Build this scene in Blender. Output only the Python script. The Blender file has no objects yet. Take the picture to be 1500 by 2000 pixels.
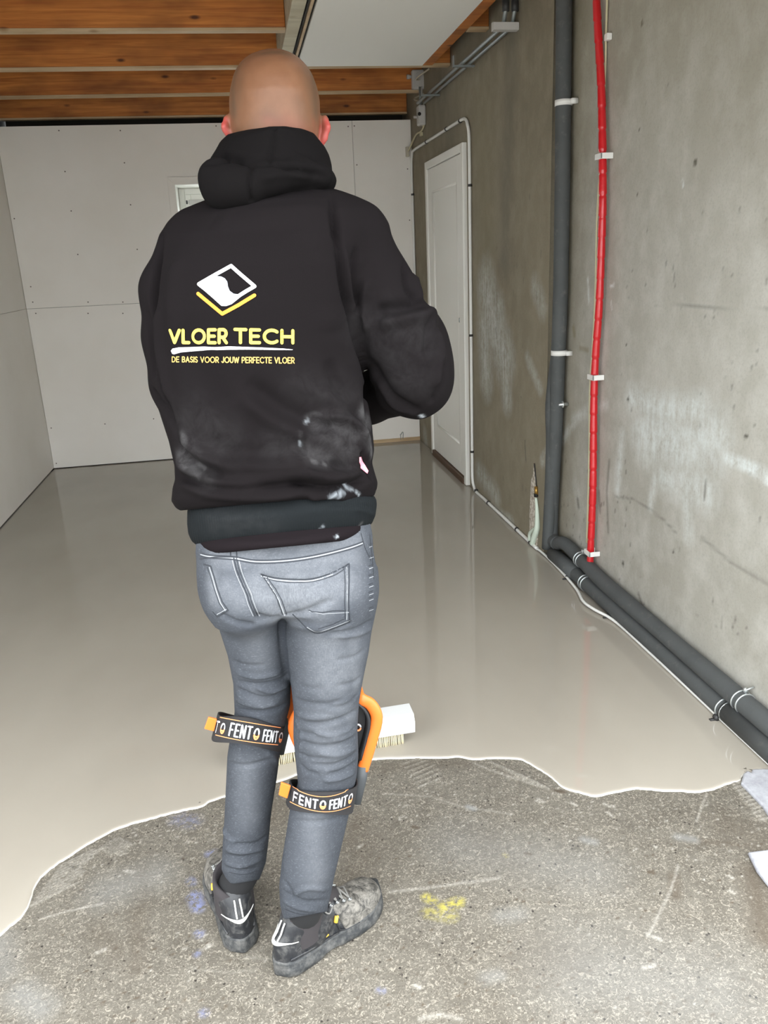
import bpy, bmesh, math, random
import numpy as np
from mathutils import Vector, Matrix
from mathutils.bvhtree import BVHTree
from mathutils import geometry as mgeo

random.seed(7); rng = np.random.default_rng(7)
scene = bpy.context.scene
COL = scene.collection

# ------------------------------------------------------------------ camera
YAW, PITCH, ROLL, FPX, CAMH = 0.1628, 0.306, -0.0447, 1557.5, 1.48
_cy, _sy = math.cos(YAW), math.sin(YAW)
FW = np.array([_sy*math.cos(PITCH), _cy*math.cos(PITCH), -math.sin(PITCH)])
_r = np.array([_cy, -_sy, 0.0]); _u = np.cross(_r, FW)
RT = math.cos(ROLL)*_r + math.sin(ROLL)*_u
UP = -math.sin(ROLL)*_r + math.cos(ROLL)*_u
CP = np.array([0, 0, CAMH])
cd = bpy.data.cameras.new('camera'); cam = bpy.data.objects.new('camera', cd); COL.objects.link(cam)
cam.matrix_world = Matrix(((RT[0], UP[0], -FW[0], 0), (RT[1], UP[1], -FW[1], 0), (RT[2], UP[2], -FW[2], CAMH), (0, 0, 0, 1)))
cd.sensor_fit = 'VERTICAL'; cd.sensor_height = 24.0; cd.lens = FPX/2000*24.0; cd.clip_start = 0.02
scene.camera = cam

# ------------------------------------------------------------------ sky, exposure
world = bpy.data.worlds.new('overcast_sky'); scene.world = world; world.use_nodes = True
wn = world.node_tree.nodes; wl = world.node_tree.links
bg = wn['Background']
tc = wn.new('ShaderNodeTexCoord'); sp = wn.new('ShaderNodeSeparateXYZ'); rp = wn.new('ShaderNodeValToRGB')
wl.new(tc.outputs['Generated'], sp.inputs[0]); wl.new(sp.outputs['Z'], rp.inputs[0]); wl.new(rp.outputs[0], bg.inputs[0])
rp.color_ramp.elements[0].position = 0.0; rp.color_ramp.elements[0].color = (0.74, 0.78, 0.80, 1)
rp.color_ramp.elements[1].position = 0.7; rp.color_ramp.elements[1].color = (1.24, 1.28, 1.30, 1)
bg.inputs[1].default_value = 3.0
scene.view_settings.view_transform = 'Standard'
scene.view_settings.look = 'None'
scene.view_settings.gamma = 1.0
scene.view_settings.use_curve_mapping = False
scene.view_settings.exposure = 1.02

# ------------------------------------------------------------------ pixel -> world helpers
def ray(px, py):
    d = FW + RT*(px-750)/FPX - UP*(py-1000)/FPX
    return d
def on(px, py, ax, v):
    d = ray(px, py); t = (v-CP[ax])/d[ax]; return CP + t*d
def W(px, py, Y): return on(px, py, 1, Y)
def FL(px, py, z=0.0): return on(px, py, 2, z)
XR, XN, XL, YB = 1.416, 1.486, -1.572, 6.53
def WR(px, py, off=0.0): return on(px, py, 0, XR-off)
def WN(px, py, off=0.0): return on(px, py, 0, XN-off)

# ------------------------------------------------------------------ tagging
def tag(o, label=None, cat=None, group=None, kind=None):
    if label: o['label'] = label
    if cat: o['category'] = cat
    if group: o['group'] = group
    if kind: o['kind'] = kind
    return o
def empty(name, loc, label, cat, group=None, kind=None):
    o = bpy.data.objects.new(name, None); COL.objects.link(o); o.location = loc
    o.empty_display_size = 0.05
    return tag(o, label, cat, group, kind)
def link(name, me, mat=None, parent=None, smooth=True):
    o = bpy.data.objects.new(name, me); COL.objects.link(o)
    if mat is not None:
        for m in (mat if isinstance(mat, (list, tuple)) else [mat]): me.materials.append(m)
    if smooth: me.polygons.foreach_set('use_smooth', [True]*len(me.polygons))
    if parent:
        o.parent = parent
        wm = Matrix.Identity(4); p = parent
        while p: wm = Matrix.Translation(p.location) @ wm; p = p.parent
        o.matrix_parent_inverse = wm.inverted()
    return o
def mesh_np(name, V, F):
    me = bpy.data.meshes.new(name); me.from_pydata([tuple(map(float, v)) for v in V], [], [tuple(int(i) for i in f) for f in F]); me.update(); return me
class MB:
    def __init__(s): s.V = []; s.F = []; s.M = []
    def add(s, V, F, m=0):
        n = len(s.V); s.V += [tuple(map(float, v)) for v in V]; s.F += [tuple(int(i)+n for i in f) for f in F]; s.M += [m]*len(F); return s
    def box(s, lo, hi, m=0):
        x0, y0, z0 = lo; x1, y1, z1 = hi
        return s.add([(x0,y0,z0),(x1,y0,z0),(x1,y1,z0),(x0,y1,z0),(x0,y0,z1),(x1,y0,z1),(x1,y1,z1),(x0,y1,z1)],
                     [(0,3,2,1),(4,5,6,7),(0,1,5,4),(1,2,6,5),(2,3,7,6),(3,0,4,7)], m)
    def tube(s, pts, r, seg=12, m=0, rx=None, close=True):
        P = [np.array(p, float) for p in pts]; n = len(P); R = r if isinstance(r, (list, tuple, np.ndarray)) else [r]*n
        T = []
        for i in range(n):
            a = P[max(i-1, 0)]; b = P[min(i+1, n-1)]; t = b-a; T.append(t/np.linalg.norm(t))
        up = np.array([0, 0, 1.0]) if abs(T[0][2]) < .9 else np.array([1.0, 0, 0])
        N = np.cross(T[0], up); N /= np.linalg.norm(N); V = []
        for i in range(n):
            N = N - T[i]*np.dot(N, T[i]); N /= np.linalg.norm(N); B = np.cross(T[i], N)
            k = 1 if rx is None else rx
            for j in range(seg):
                a = 2*math.pi*j/seg; V.append(P[i]+R[i]*(math.cos(a)*N*k+math.sin(a)*B))
        F = []
        for i in range(n-1):
            for j in range(seg):
                a = i*seg+j; b = i*seg+(j+1) % seg; F.append((a, b, b+seg, a+seg))
        F.append(tuple(range(seg-1, -1, -1))); F.append(tuple((n-1)*seg+j for j in range(seg)))
        return s.add(V, F, m)
    def build(s, name, mat=None, parent=None, smooth=True, bevel=0, sub=0, autos=None):
        me = bpy.data.meshes.new(name); me.from_pydata(s.V, [], s.F); me.update()
        if any(s.M): me.polygons.foreach_set('material_index', s.M)
        o = link(name, me, mat, parent, smooth)
        if bevel:
            b = o.modifiers.new('bevel', 'BEVEL'); b.width = bevel; b.segments = 2; b.limit_method = 'ANGLE'; b.angle_limit = 0.6
            b.harden_normals = smooth
        if autos:
            pass
        return o
def spline(pts, n=8):
    P = [np.array(p, float) for p in pts]; out = []
    for i in range(len(P)-1):
        a = P[max(i-1, 0)]; b = P[i]; c = P[i+1]; d = P[min(i+2, len(P)-1)]
        for k in range(n):
            t = k/n
            out.append(0.5*((2*b)+(c-a)*t+(2*a-5*b+4*c-d)*t*t+(-a+3*b-3*c+d)*t**3))
    out.append(P[-1]); return out

# ------------------------------------------------------------------ materials
def mat(name, col=(.5,.5,.5), rough=.6, metal=0, **k):
    m = bpy.data.materials.new(name); m.use_nodes = True; b = m.node_tree.nodes['Principled BSDF']
    b.inputs['Base Color'].default_value = (*col, 1); b.inputs['Roughness'].default_value = rough; b.inputs['Metallic'].default_value = metal
    for kk, v in k.items(): b.inputs[kk.replace('_', ' ')].default_value = v
    return m
class NT:
    def __init__(s, m):
        s.m = m; s.n = m.node_tree.nodes; s.l = m.node_tree.links; s.b = s.n['Principled BSDF']
        s.pos = s.n.new('ShaderNodeNewGeometry').outputs['Position']
    def _in(s, sock, v):
        if isinstance(v, bpy.types.NodeSocket): s.l.new(v, sock)
        elif isinstance(v, (tuple, list)): sock.default_value = (*v, 1) if len(v) == 3 and len(sock.default_value) == 4 else v
        else: sock.default_value = v
    def scale(s, sx, sy, sz, rot=(0, 0, 0)):
        mp = s.n.new('ShaderNodeMapping'); s.l.new(s.pos, mp.inputs[0]); mp.inputs['Scale'].default_value = (sx, sy, sz); mp.inputs['Rotation'].default_value = rot
        return mp.outputs[0]
    def noise(s, vec, scale=1, detail=4, rough=.55, dist=0):
        n = s.n.new('ShaderNodeTexNoise'); s.l.new(vec, n.inputs['Vector']); n.inputs['Scale'].default_value = scale
        n.inputs['Detail'].default_value = detail; n.inputs['Roughness'].default_value = rough; n.inputs['Distortion'].default_value = dist
        return n.outputs['Fac']
    def voro(s, vec, scale=1, out='Distance'):
        n = s.n.new('ShaderNodeTexVoronoi'); s.l.new(vec, n.inputs['Vector']); n.inputs['Scale'].default_value = scale
        return n.outputs[out]
    def ramp(s, f, *stops):
        r = s.n.new('ShaderNodeValToRGB'); s._in(r.inputs[0], f); e = r.color_ramp.elements
        while len(e) < len(stops): e.new(.5)
        for el, (p, c) in zip(e, stops):
            el.position = p; el.color = (*c, 1) if isinstance(c, (tuple, list)) else (c, c, c, 1)
        return r.outputs[0]
    def mix(s, f, a, b, mode='MIX'):
        x = s.n.new('ShaderNodeMix'); x.data_type = 'RGBA'; x.blend_type = mode
        s._in(x.inputs[0], f); s._in(x.inputs[6], a); s._in(x.inputs[7], b); return x.outputs[2]
    def math(s, op, a, b=0.0):
        x = s.n.new('ShaderNodeMath'); x.operation = op; s._in(x.inputs[0], a); s._in(x.inputs[1], b); return x.outputs[0]
    def attr(s, name):
        a = s.n.new('ShaderNodeAttribute'); a.attribute_name = name; return a
    def sep(s, c):
        x = s.n.new('ShaderNodeSeparateColor'); s.l.new(c, x.inputs[0]); return x.outputs
    def bump(s, h, strength=.3, dist=.01):
        b = s.n.new('ShaderNodeBump'); s._in(b.inputs['Height'], h); b.inputs['Strength'].default_value = strength; b.inputs['Distance'].default_value = dist
        s.l.new(b.outputs[0], s.b.inputs['Normal']); return b
    def col(s, c): s._in(s.b.inputs['Base Color'], c)
    def rough(s, c): s._in(s.b.inputs['Roughness'], c)

M = {}
# plasterboard
m = M['board'] = mat('plasterboard', rough=.85); t = NT(m)
n1 = t.noise(t.scale(1, 1, 1), 2.0, 4); n2 = t.noise(t.scale(1, 1, 1), 160, 2)
t.col(t.mix(t.ramp(n1, (.3, 0.), (.7, 1.)), (.83, .795, .735), (.88, .85, .80))); t.bump(n2, .06, .002)
m = M['soffit'] = mat('soffit_board', (.86, .85, .81), .85)
M['screw'] = mat('screw_hole', (.16, .14, .12), .8)
M['gap'] = mat('dark_gap', (.03, .025, .02), .9)
# concrete wall with painted stain masks, some also holding upper-wall shade
def concrete_wall():
    m = M['concrete'] = mat('concrete_wall', rough=.85); t = NT(m)
    big = t.noise(t.scale(1, .8, .5), 1.6, 6, .6); mid = t.noise(t.scale(1, 1, .8), 9, 6, .65); fine = t.noise(t.scale(1, 1, 1), 120, 3, .6)
    c = t.mix(t.ramp(big, (.25, 0.), (.75, 1.)), (.33, .315, .27), (.49, .48, .43))
    c = t.mix(t.ramp(mid, (.42, 0.), (.75, .45)), c, (.68, .675, .64))
    c = t.mix(t.ramp(fine, (.33, .16), (.5, 0.)), c, (.20, .19, .17))
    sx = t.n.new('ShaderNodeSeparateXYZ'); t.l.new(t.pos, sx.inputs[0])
    near_mask = t.ramp(t.math('DIVIDE', sx.outputs['Y'], 8.0), (.42, 1.0), (.455, 0.0)); c = t.mix(near_mask, t.mix(1.0, c, (.56, .50, .40), 'MULTIPLY'), c)  # concrete multiplied darker and warmer on the section beyond the wall step
    a = t.sep(t.attr('stain_tone').outputs['Color'])
    st = t.noise(t.scale(1, 22, 4), 1.6, 6, .7); mm = t.noise(t.scale(1, 1, 1), 30, 5, .7)
    wmask = t.math('MULTIPLY', a[0], t.ramp(t.math('MULTIPLY', t.math('ADD', st, mm), .5), (.38, .15), (.6, 1.)))
    c = t.mix(wmask, c, (.70, .745, .735))
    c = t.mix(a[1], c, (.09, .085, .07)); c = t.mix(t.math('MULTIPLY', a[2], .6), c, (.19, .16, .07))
    t.col(c); t.rough(.88)
    t.bump(t.math('ADD', t.math('MULTIPLY', mid, .7), t.math('MULTIPLY', fine, .3)), .25, .006)
concrete_wall()
# rough slab
def slab_mat():
    m = M['slab'] = mat('rough_slab', rough=.9); t = NT(m)
    big = t.noise(t.scale(1, 1, 1), 2.2, 5, .6); mid = t.noise(t.scale(1, 1, 1), 14, 6, .7, .4)
    fine = t.noise(t.scale(1, 1, 1), 150, 4, .7); fib = t.noise(t.scale(1, 1, 1), 95, 5, .75, 1.8)
    c = t.mix(t.ramp(big, (.3, 0.), (.7, 1.)), (.092, .080, .062), (.130, .117, .096))
    c = t.mix(t.ramp(mid, (.38, 0.), (.65, .55)), c, (.168, .153, .127))
    c = t.mix(t.ramp(fib, (.52, 0.), (.60, .72)), c, (.37, .335, .275))
    c = t.mix(t.ramp(fine, (.36, .9), (.44, 0.)), c, (.07, .06, .045))
    pit = t.voro(t.scale(1, 1, 1), 55); pm = t.noise(t.scale(1, 1, 1), 20, 2)
    c = t.mix(t.math('MULTIPLY', t.ramp(pit, (.13, 1.), (.20, 0.)), t.ramp(pm, (.5, 0.), (.6, 1.))), c, (.025, .02, .016))
    chip = t.voro(t.scale(1, 1, 1), 70); cm = t.noise(t.scale(1, 1, 1), 31, 2)
    a = t.sep(t.attr('stain_tone').outputs['Color'])
    c = t.mix(t.math('MULTIPLY', a[1], .80), c, (.085, .066, .046))
    c = t.mix(t.math('MULTIPLY', a[0], t.ramp(t.noise(t.scale(1, 1, 1), 110, 3, .7), (.38, .25), (.60, .9))), c, (.50, .475, .42))
    br = t.ramp(t.noise(t.scale(1, 1, 1), 60, 4, .7), (.40, 0.), (.55, 1.))
    b2 = t.attr('paint').outputs['Color']; bs = t.sep(b2)
    c = t.mix(t.math('MULTIPLY', t.math('MULTIPLY', bs[0], 1.0), br), c, (.42, .37, .07))
    c = t.mix(t.math('MULTIPLY', bs[2], br), c, (.20, .23, .42))
    c = t.mix(t.math('MULTIPLY', bs[1], .8), c, (.27, .275, .27))
    t.col(c); t.rough(.92)
    h = t.math('ADD', t.math('ADD', t.math('MULTIPLY', fib, .5), t.math('MULTIPLY', fine, .4)), t.math('MULTIPLY', mid, .6))
    t.bump(h, .55, .008)
slab_mat()
def screed_mat():
    m = M['screed'] = mat('wet_screed', rough=.1); t = NT(m)
    big = t.noise(t.scale(1, .6, 1), 1.3, 4, .5); a = t.sep(t.attr('rim').outputs['Color'])
    c = t.mix(t.ramp(big, (.3, 0.), (.7, 1.)), (.335, .305, .258), (.405, .375, .322))
    c = t.mix(a[0], c, (.86, .84, .76))
    t.col(c); t.b.inputs['Specular IOR Level'].default_value = .5; t.b.inputs['IOR'].default_value = 1.52
    t.rough(t.ramp(t.noise(t.scale(1, 1, 1), 3, 4, .6), (.3, .018), (.7, .05)))
    w = t.noise(t.scale(1.6, .8, 1), 1.8, 1, .4); t.bump(w, .035, .02)
screed_mat()
def wood_mat(name, c0, c1, knot, rough=.6, sc=1.0):
    m = M[name] = mat(name, rough=rough); t = NT(m)
    g = t.noise(t.scale(1.2*sc, 8*sc, 34*sc), 1.5, 6, .6, .6); b = t.noise(t.scale(1.2, 2, 3), 2.2, 3)
    c = t.mix(t.ramp(g, (.35, 0.), (.65, 1.)), c0, c1)
    c = t.mix(t.ramp(b, (.35, .5), (.6, 0.)), c, knot)
    mp = t.scale(2.6, 3.0, 6.5); v = t.voro(mp, 1.5)
    c = t.mix(t.ramp(v, (.05, .95), (.13, 0.)), c, knot)
    t.col(c); t.bump(g, .12, .003)
wood_mat('joist', (.42, .125, .020), (.66, .245, .048), (.075, .018, .003), .62)
wood_mat('batten', (.52, .38, .22), (.66, .50, .32), (.35, .22, .11), .7)
wood_mat('deck', (.07, .025, .010), (.12, .045, .018), (.02, .01, .005), .8)
wood_mat('pale_board', (.50, .45, .32), (.64, .59, .44), (.40, .33, .2), .7)
M['white_paint'] = mat('white_door_paint', (.84, .83, .78), .38)
M['white_plastic'] = mat('white_plastic', (.80, .80, .77), .4)
M['clean_white'] = mat('clean_white_frame', (.82, .82, .76), .35)
M['grey_plastic'] = mat('grey_junction_plastic', (.52, .51, .49), .5)
m = M['steel'] = mat('steel_conduit', (.28, .31, .31), .42, .55)
M['zinc'] = mat('zinc_clamp', (.68, .72, .73), .3, .85)
M['black_clip'] = mat('black_clip', (.03, .03, .03), .5)
M['dark_hole'] = mat('dark_hole', (.01, .01, .01), .8)
m = M['insul'] = mat('pipe_insulation', rough=.75); t = NT(m)
n = t.noise(t.scale(1, 1, 1), 9, 5, .6); d = t.noise(t.scale(4, 4, 4), 6, 4, .7)
t.col(t.mix(t.ramp(d, (.58, 0.), (.78, .35)), t.mix(n, (.052, .057, .058), (.092, .098, .099)), (.22, .21, .20)))
t.bump(n, .1, .004)
m = M['red'] = mat('red_conduit', (.56, .008, .014), .30, Coat_Weight=.3); t = NT(m)
n = t.noise(t.scale(1, 1, 1), 60, 3); t.bump(n, .25, .003)
M['cream_wire'] = mat('cream_wire', (.60, .55, .36), .5)
M['pale_wire'] = mat('pale_wire', (.50, .46, .36), .5)
M['foam'] = mat('pale_green_foam', (.62, .70, .60), .7)
m = M['chip'] = mat('chipped_plaster', rough=.9); t = NT(m)
t.col(t.mix(t.ramp(t.noise(t.scale(1, 30, 30), 2, 4, .7), (.4, 0.), (.6, 1.)), (.34, .28, .22), (.74, .70, .62)))
M['brass'] = mat('brass_fitting', (.45, .27, .07), .35, .8)
M['threshold'] = mat('dark_threshold', (.10, .055, .03), .6)
m = M['glass'] = mat('window_glass', (1, 1, 1), .02, Transmission_Weight=1.0, IOR=1.05)
M['apron'] = mat('outdoor_paving', (.50, .49, .46), .9)
M['sheet'] = mat('grey_stone_chip', rough=.8); t = NT(M['sheet'])
t.col(t.mix(t.ramp(t.noise(t.scale(1, 1, 1), 22, 5, .7), (.35, 0.), (.65, 1.)), (.27, .27, .30), (.42, .43, .46)))
t.bump(t.noise(t.scale(1, 1, 1), 60, 4), .3, .004)

# ------------------------------------------------------------------ painting helper on 2D coordinates
def seg_dist(P, A, B):
    d = B-A; L = (d*d).sum()+1e-12
    tt = np.clip(((P-A)@d)/L, 0, 1); return np.sqrt((((A+tt[:, None]*d)-P)**2).sum(1)), tt
def paint_stroke(P, buf, pts, w, amt=1.0, soft=1.0):
    pts = [np.array(p, float) for p in pts]; best = np.full(len(P), 9.0)
    for a, b in zip(pts[:-1], pts[1:]): best = np.minimum(best, seg_dist(P, a, b)[0])
    v = amt*np.clip(1-(best-w*(1-soft*.5))/(w*soft), 0, 1)
    np.maximum(buf, v, out=buf)
def paint_blob(P, buf, c, ra, rb, amt=1.0, hard=2.0):
    d = np.sqrt(((P[:, 0]-c[0])/ra)**2+((P[:, 1]-c[1])/rb)**2)
    np.maximum(buf, amt*np.clip((1-d)*hard, 0, 1), out=buf)
def set_attr(me, name, R, G, B):
    a = me.color_attributes.new(name, 'FLOAT_COLOR', 'POINT'); n = len(R)
    arr = np.ones((n, 4), np.float32); arr[:, 0] = R; arr[:, 1] = G; arr[:, 2] = B
    a.data.foreach_set('color', arr.ravel())
def grid(nu, nv): 
    F = []
    idx = np.arange(nu*nv).reshape(nu, nv)
    return np.stack([idx[:-1, :-1], idx[1:, :-1], idx[1:, 1:], idx[:-1, 1:]], -1).reshape(-1, 4)

# ================================================================== STRUCTURE
Y0 = 1.30; YG = -.2; ZC = 2.82
# outside ground
o = MB().box((-9, -12, -.25), (9, YG, -.03)).build('ground', M['apron'], smooth=False); tag(o, kind='structure')
# floor slab with painted marks
def build_floor():
    xs = np.arange(-1.1, XN+.02, .005); ys = np.arange(.85, 2.3, .005)
    X, Y = np.meshgrid(xs, ys, indexing='ij'); P = np.stack([X.ravel(), Y.ravel()], 1)
    V = np.concatenate([P, np.zeros((len(P), 1))], 1); F = grid(len(xs), len(ys))
    z = np.zeros(len(P)); w = np.zeros(len(P)); dk = np.zeros(len(P)); ye = np.zeros(len(P)); bl = np.zeros(len(P)); pl = np.zeros(len(P))
    f = lambda x, y: FL(x, y)[:2]
    # trowel ripples (raised ridges of old adhesive)
    def ripples(px0, px1, n, L0, L1, wd=.0022, h=.0025, amt=.55):
        a = np.array(f(*px0)); b = np.array(f(*px1))
        for i in range(n):
            s = a+(b-a)*i/(n-1); e0 = s+np.array(L0)*rng.uniform(.8, 1); e1 = s+np.array(L1)*rng.uniform(.7, 1.05)
            buf = np.zeros(len(P)); paint_stroke(P, buf, [e0, e1], wd*1.6, 1, 1.2)
            z[:] += buf*h; np.maximum(w, buf*amt*.75, out=w)
    def v2(p, q): return np.array(f(*q))-np.array(f(*p))
    ripples((60, 1770), (120, 1690), 11, v2((60,1770),(60,1770)), v2((60,1770),(150,1725)))
    ripples((195, 1655), (230, 1635), 6, (0, 0), v2((200,1655),(235,1675)), amt=.5)
    ripples((800, 1495), (830, 1540), 7, v2((815,1515),(800,1512)), v2((815,1515),(850,1492)), amt=.35)
    ripples((960, 1495), (1060, 1540), 9, v2((1000,1515),(985,1500)), v2((1000,1515),(1040,1530)), amt=.4)
    ripples((1445, 1530), (1500, 1600), 11, v2((1470,1560),(1455,1562)), v2((1470,1560),(1492,1552)), .003, .003, .7)
    # white drops
    def drops(x0, x1, y0, y1, n, r0=.0016, r1=.0036, a=1.1):
        for _ in range(n):
            c = f(rng.uniform(x0, x1), rng.uniform(y0, y1)); r = rng.uniform(r0, r1)
            i = (abs(P[:, 0]-c[0]) < .02) & (abs(P[:, 1]-c[1]) < .02); sub = w[i].copy()
            paint_blob(P[i], sub, c, r*1.6, r*1.1, a*rng.uniform(.6, 1), 1.6); w[i] = sub
    drops(760, 1120, 1500, 1600, 110); drops(1100, 1500, 1560, 1660, 110); drops(1120, 1500, 1650, 1720, 30)
    drops(250, 440, 1590, 1650, 60); drops(60, 440, 1650, 1740, 40); drops(780, 1100, 1590, 1640, 30); drops(0, 1500, 1650, 2000, 120, .0014, .0032, .9)
    drops(360, 420, 1810, 1860, 8, .003, .006)
    # dark pits
    for _ in range(260):
        c = f(rng.uniform(0, 1500), rng.uniform(1640, 2000)); r = rng.uniform(.002, .0045)
        i = (abs(P[:, 0]-c[0]) < .02) & (abs(P[:, 1]-c[1]) < .02); sub = dk[i].copy()
        paint_blob(P[i], sub, c, r*1.6, r, 1.6, 1.6); dk[i] = sub
    # brown stains and drag marks
    def st(buf, pts, wd, amt, soft=1.6): paint_stroke(P, buf, [f(*p) for p in pts], wd, amt, soft)
    st(dk, [(1060,1850),(1110,1870),(1050,1880)], .05, .45); st(dk, [(1000,1875),(1080,1840)], .03, .35)
    st(dk, [(1420,1610),(1480,1640)], .05, .5); st(dk, [(1470,1700),(1495,1830)], .03, .9); st(dk, [(1480,1680),(1500,1710)], .012, 1.3)
    st(dk, [(1340,1640),(1500,1655)], .012, .6); st(dk, [(1315,1710),(1320,1750)], .012, .9); st(dk, [(270,1780),(265,1890)], .022, .5)
    st(dk, [(280,1700),(275,1800)], .02, .35); st(dk, [(530,1600),(560,1500)], .03, .5); st(dk, [(1080,1545),(1100,1546)], .007, 1.6)
    st(dk, [(190,1820),(230,1860)], .03, .4); st(dk, [(730,1500),(900,1490)], .025, .45); st(dk, [(940,1640),(1010,1690)], .04, .3)
    st(dk, [(680,1640),(700,1600)], .03, .5); st(dk, [(700,1700),(720,1640)], .05, .35)
    for (a, b) in ((1270, 1703), (810, 1615), (1030, 1666)): st(dk, [(a-4, b), (a+6, b+2)], .004, 2.0, 1)
    st(w, [(760,1742),(830,1735),(900,1725),(975,1715)], .004, .55); st(w, [(750,1550),(840,1556),(900,1575),(1000,1590)], .003, .45)
    st(w, [(80,1795),(130,1780),(200,1765)], .003, .6); st(w, [(1265,1830),(1310,1740),(1325,1690)], .003, .55)
    st(w, [(1360,1605),(1380,1550)], .003, .5); st(w, [(925,1490),(960,1505),(1050,1535)], .003, .6)
    st(w, [(820,1990),(860,1982),(900,1990)], .004, .6); st(w, [(480,1870),(560,1875)], .003, .3); st(w, [(370,1890),(440,1900),(500,1895)], .002, .3)
    for (a, b, c2, d2) in ((1180,1570,1192,1575),(1190,1588,1196,1595),(1420,1710,1432,1716),(1425,1740,1435,1744),(1115,1568,1125,1573),(1050,1560,1062,1566),(1255,1890,1280,1885),(810,1925,822,1929),(190,1860,205,1855),(245,1700,262,1704),(1265,1825,1290,1835),(700,1655,708,1650)):
        st(w, [(a, b), (c2, d2)], .004, .9, 1)
    # greyish filler patches
    st(pl, [(980,1790),(1015,1785)], .02, .35); st(pl, [(950,1910),(975,1905)], .015, .35); st(pl, [(1140,1640),(1160,1645)], .012, .6); st(pl, [(210,1740),(300,1710)], .05, .35)
    st(pl, [(40,1940),(80,1970)], .03, .45); st(pl, [(0,1840),(10,1900)], .03, .3); st(pl, [(915,1576),(925,1580)], .008, .9); st(pl, [(1325,1635),(1355,1640)], .012, .6)
    st(pl, [(900,1650),(1150,1700)], .08, .25); st(pl, [(1150,1900),(1400,1950)], .12, .3)
    # yellow and blue marking paint
    st(ye, [(832,1752),(845,1760)], .010, .9, 1.6); st(ye, [(868,1772),(896,1762)], .013, 1.0, 1.6); st(ye, [(838,1782),(880,1790)], .014, .55, 1.8)
    st(ye, [(855,1768),(870,1770)], .012, .5, 1.8); st(ye, [(985,1670),(989,1672)], .005, .8, 1.2)
    st(bl, [(380,1750),(388,1772)], .014, .85, 1.5); st(bl, [(372,1720),(376,1724)], .010, .5, 1.6); st(bl, [(387,1823),(391,1824)], .009, .6, 1.5); st(bl, [(383,1861),(385,1863)], .007, .6, 1.5)
    st(bl, [(408,1668),(418,1665)], .010, .55, 1.6); st(bl, [(350,1600),(375,1605)], .022, .32, 1.8); st(bl, [(740,1934),(748,1936)], .006, .5, 1.4); st(bl, [(395,1978),(400,1980)], .008, .45, 1.5)
    z += .0015*(rng.random(len(P))-.5)
    V[:, 2] = z
    n0 = len(V)
    me = mesh_np('floor', V, F)
    # add solid base below
    bm = bmesh.new(); bm.from_mesh(me)
    def bx(lo, hi):
        r = bmesh.ops.create_cube(bm, size=1); 
        for v in r['verts']:
            v.co = Vector((lo[0]+(v.co.x+.5)*(hi[0]-lo[0]), lo[1]+(v.co.y+.5)*(hi[1]-lo[1]), lo[2]+(v.co.z+.5)*(hi[2]-lo[2])))
    bx((XL-.25, YG, -.2), (XN+.3, 7.2, -.004)); bx((XL-.02, YG, -.03), (XN+.02, .851, -.0003)); bx((XL-.02, .851, -.03), (-1.099, 2.75, -.0003)); bx((-1.099, 2.294, -.03), (XN+.02, 2.75, -.0003))
    bx((XL-.02, 2.74, -.05), (XN+.02, 7.2, -.0005))
    bm.to_mesh(me); bm.free()
    k = len(me.vertices)-n0; zz = np.zeros(k)
    ex = lambda a: np.concatenate([a, zz])
    set_attr(me, 'stain_tone', ex(np.clip(w, 0, 1)), ex(np.clip(dk, 0, 1.4)), ex(z*0)); set_attr(me, 'paint', ex(ye), ex(pl), ex(bl))
    o = link('floor', me, M['slab']); tag(o, kind='structure'); return o
build_floor()

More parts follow.
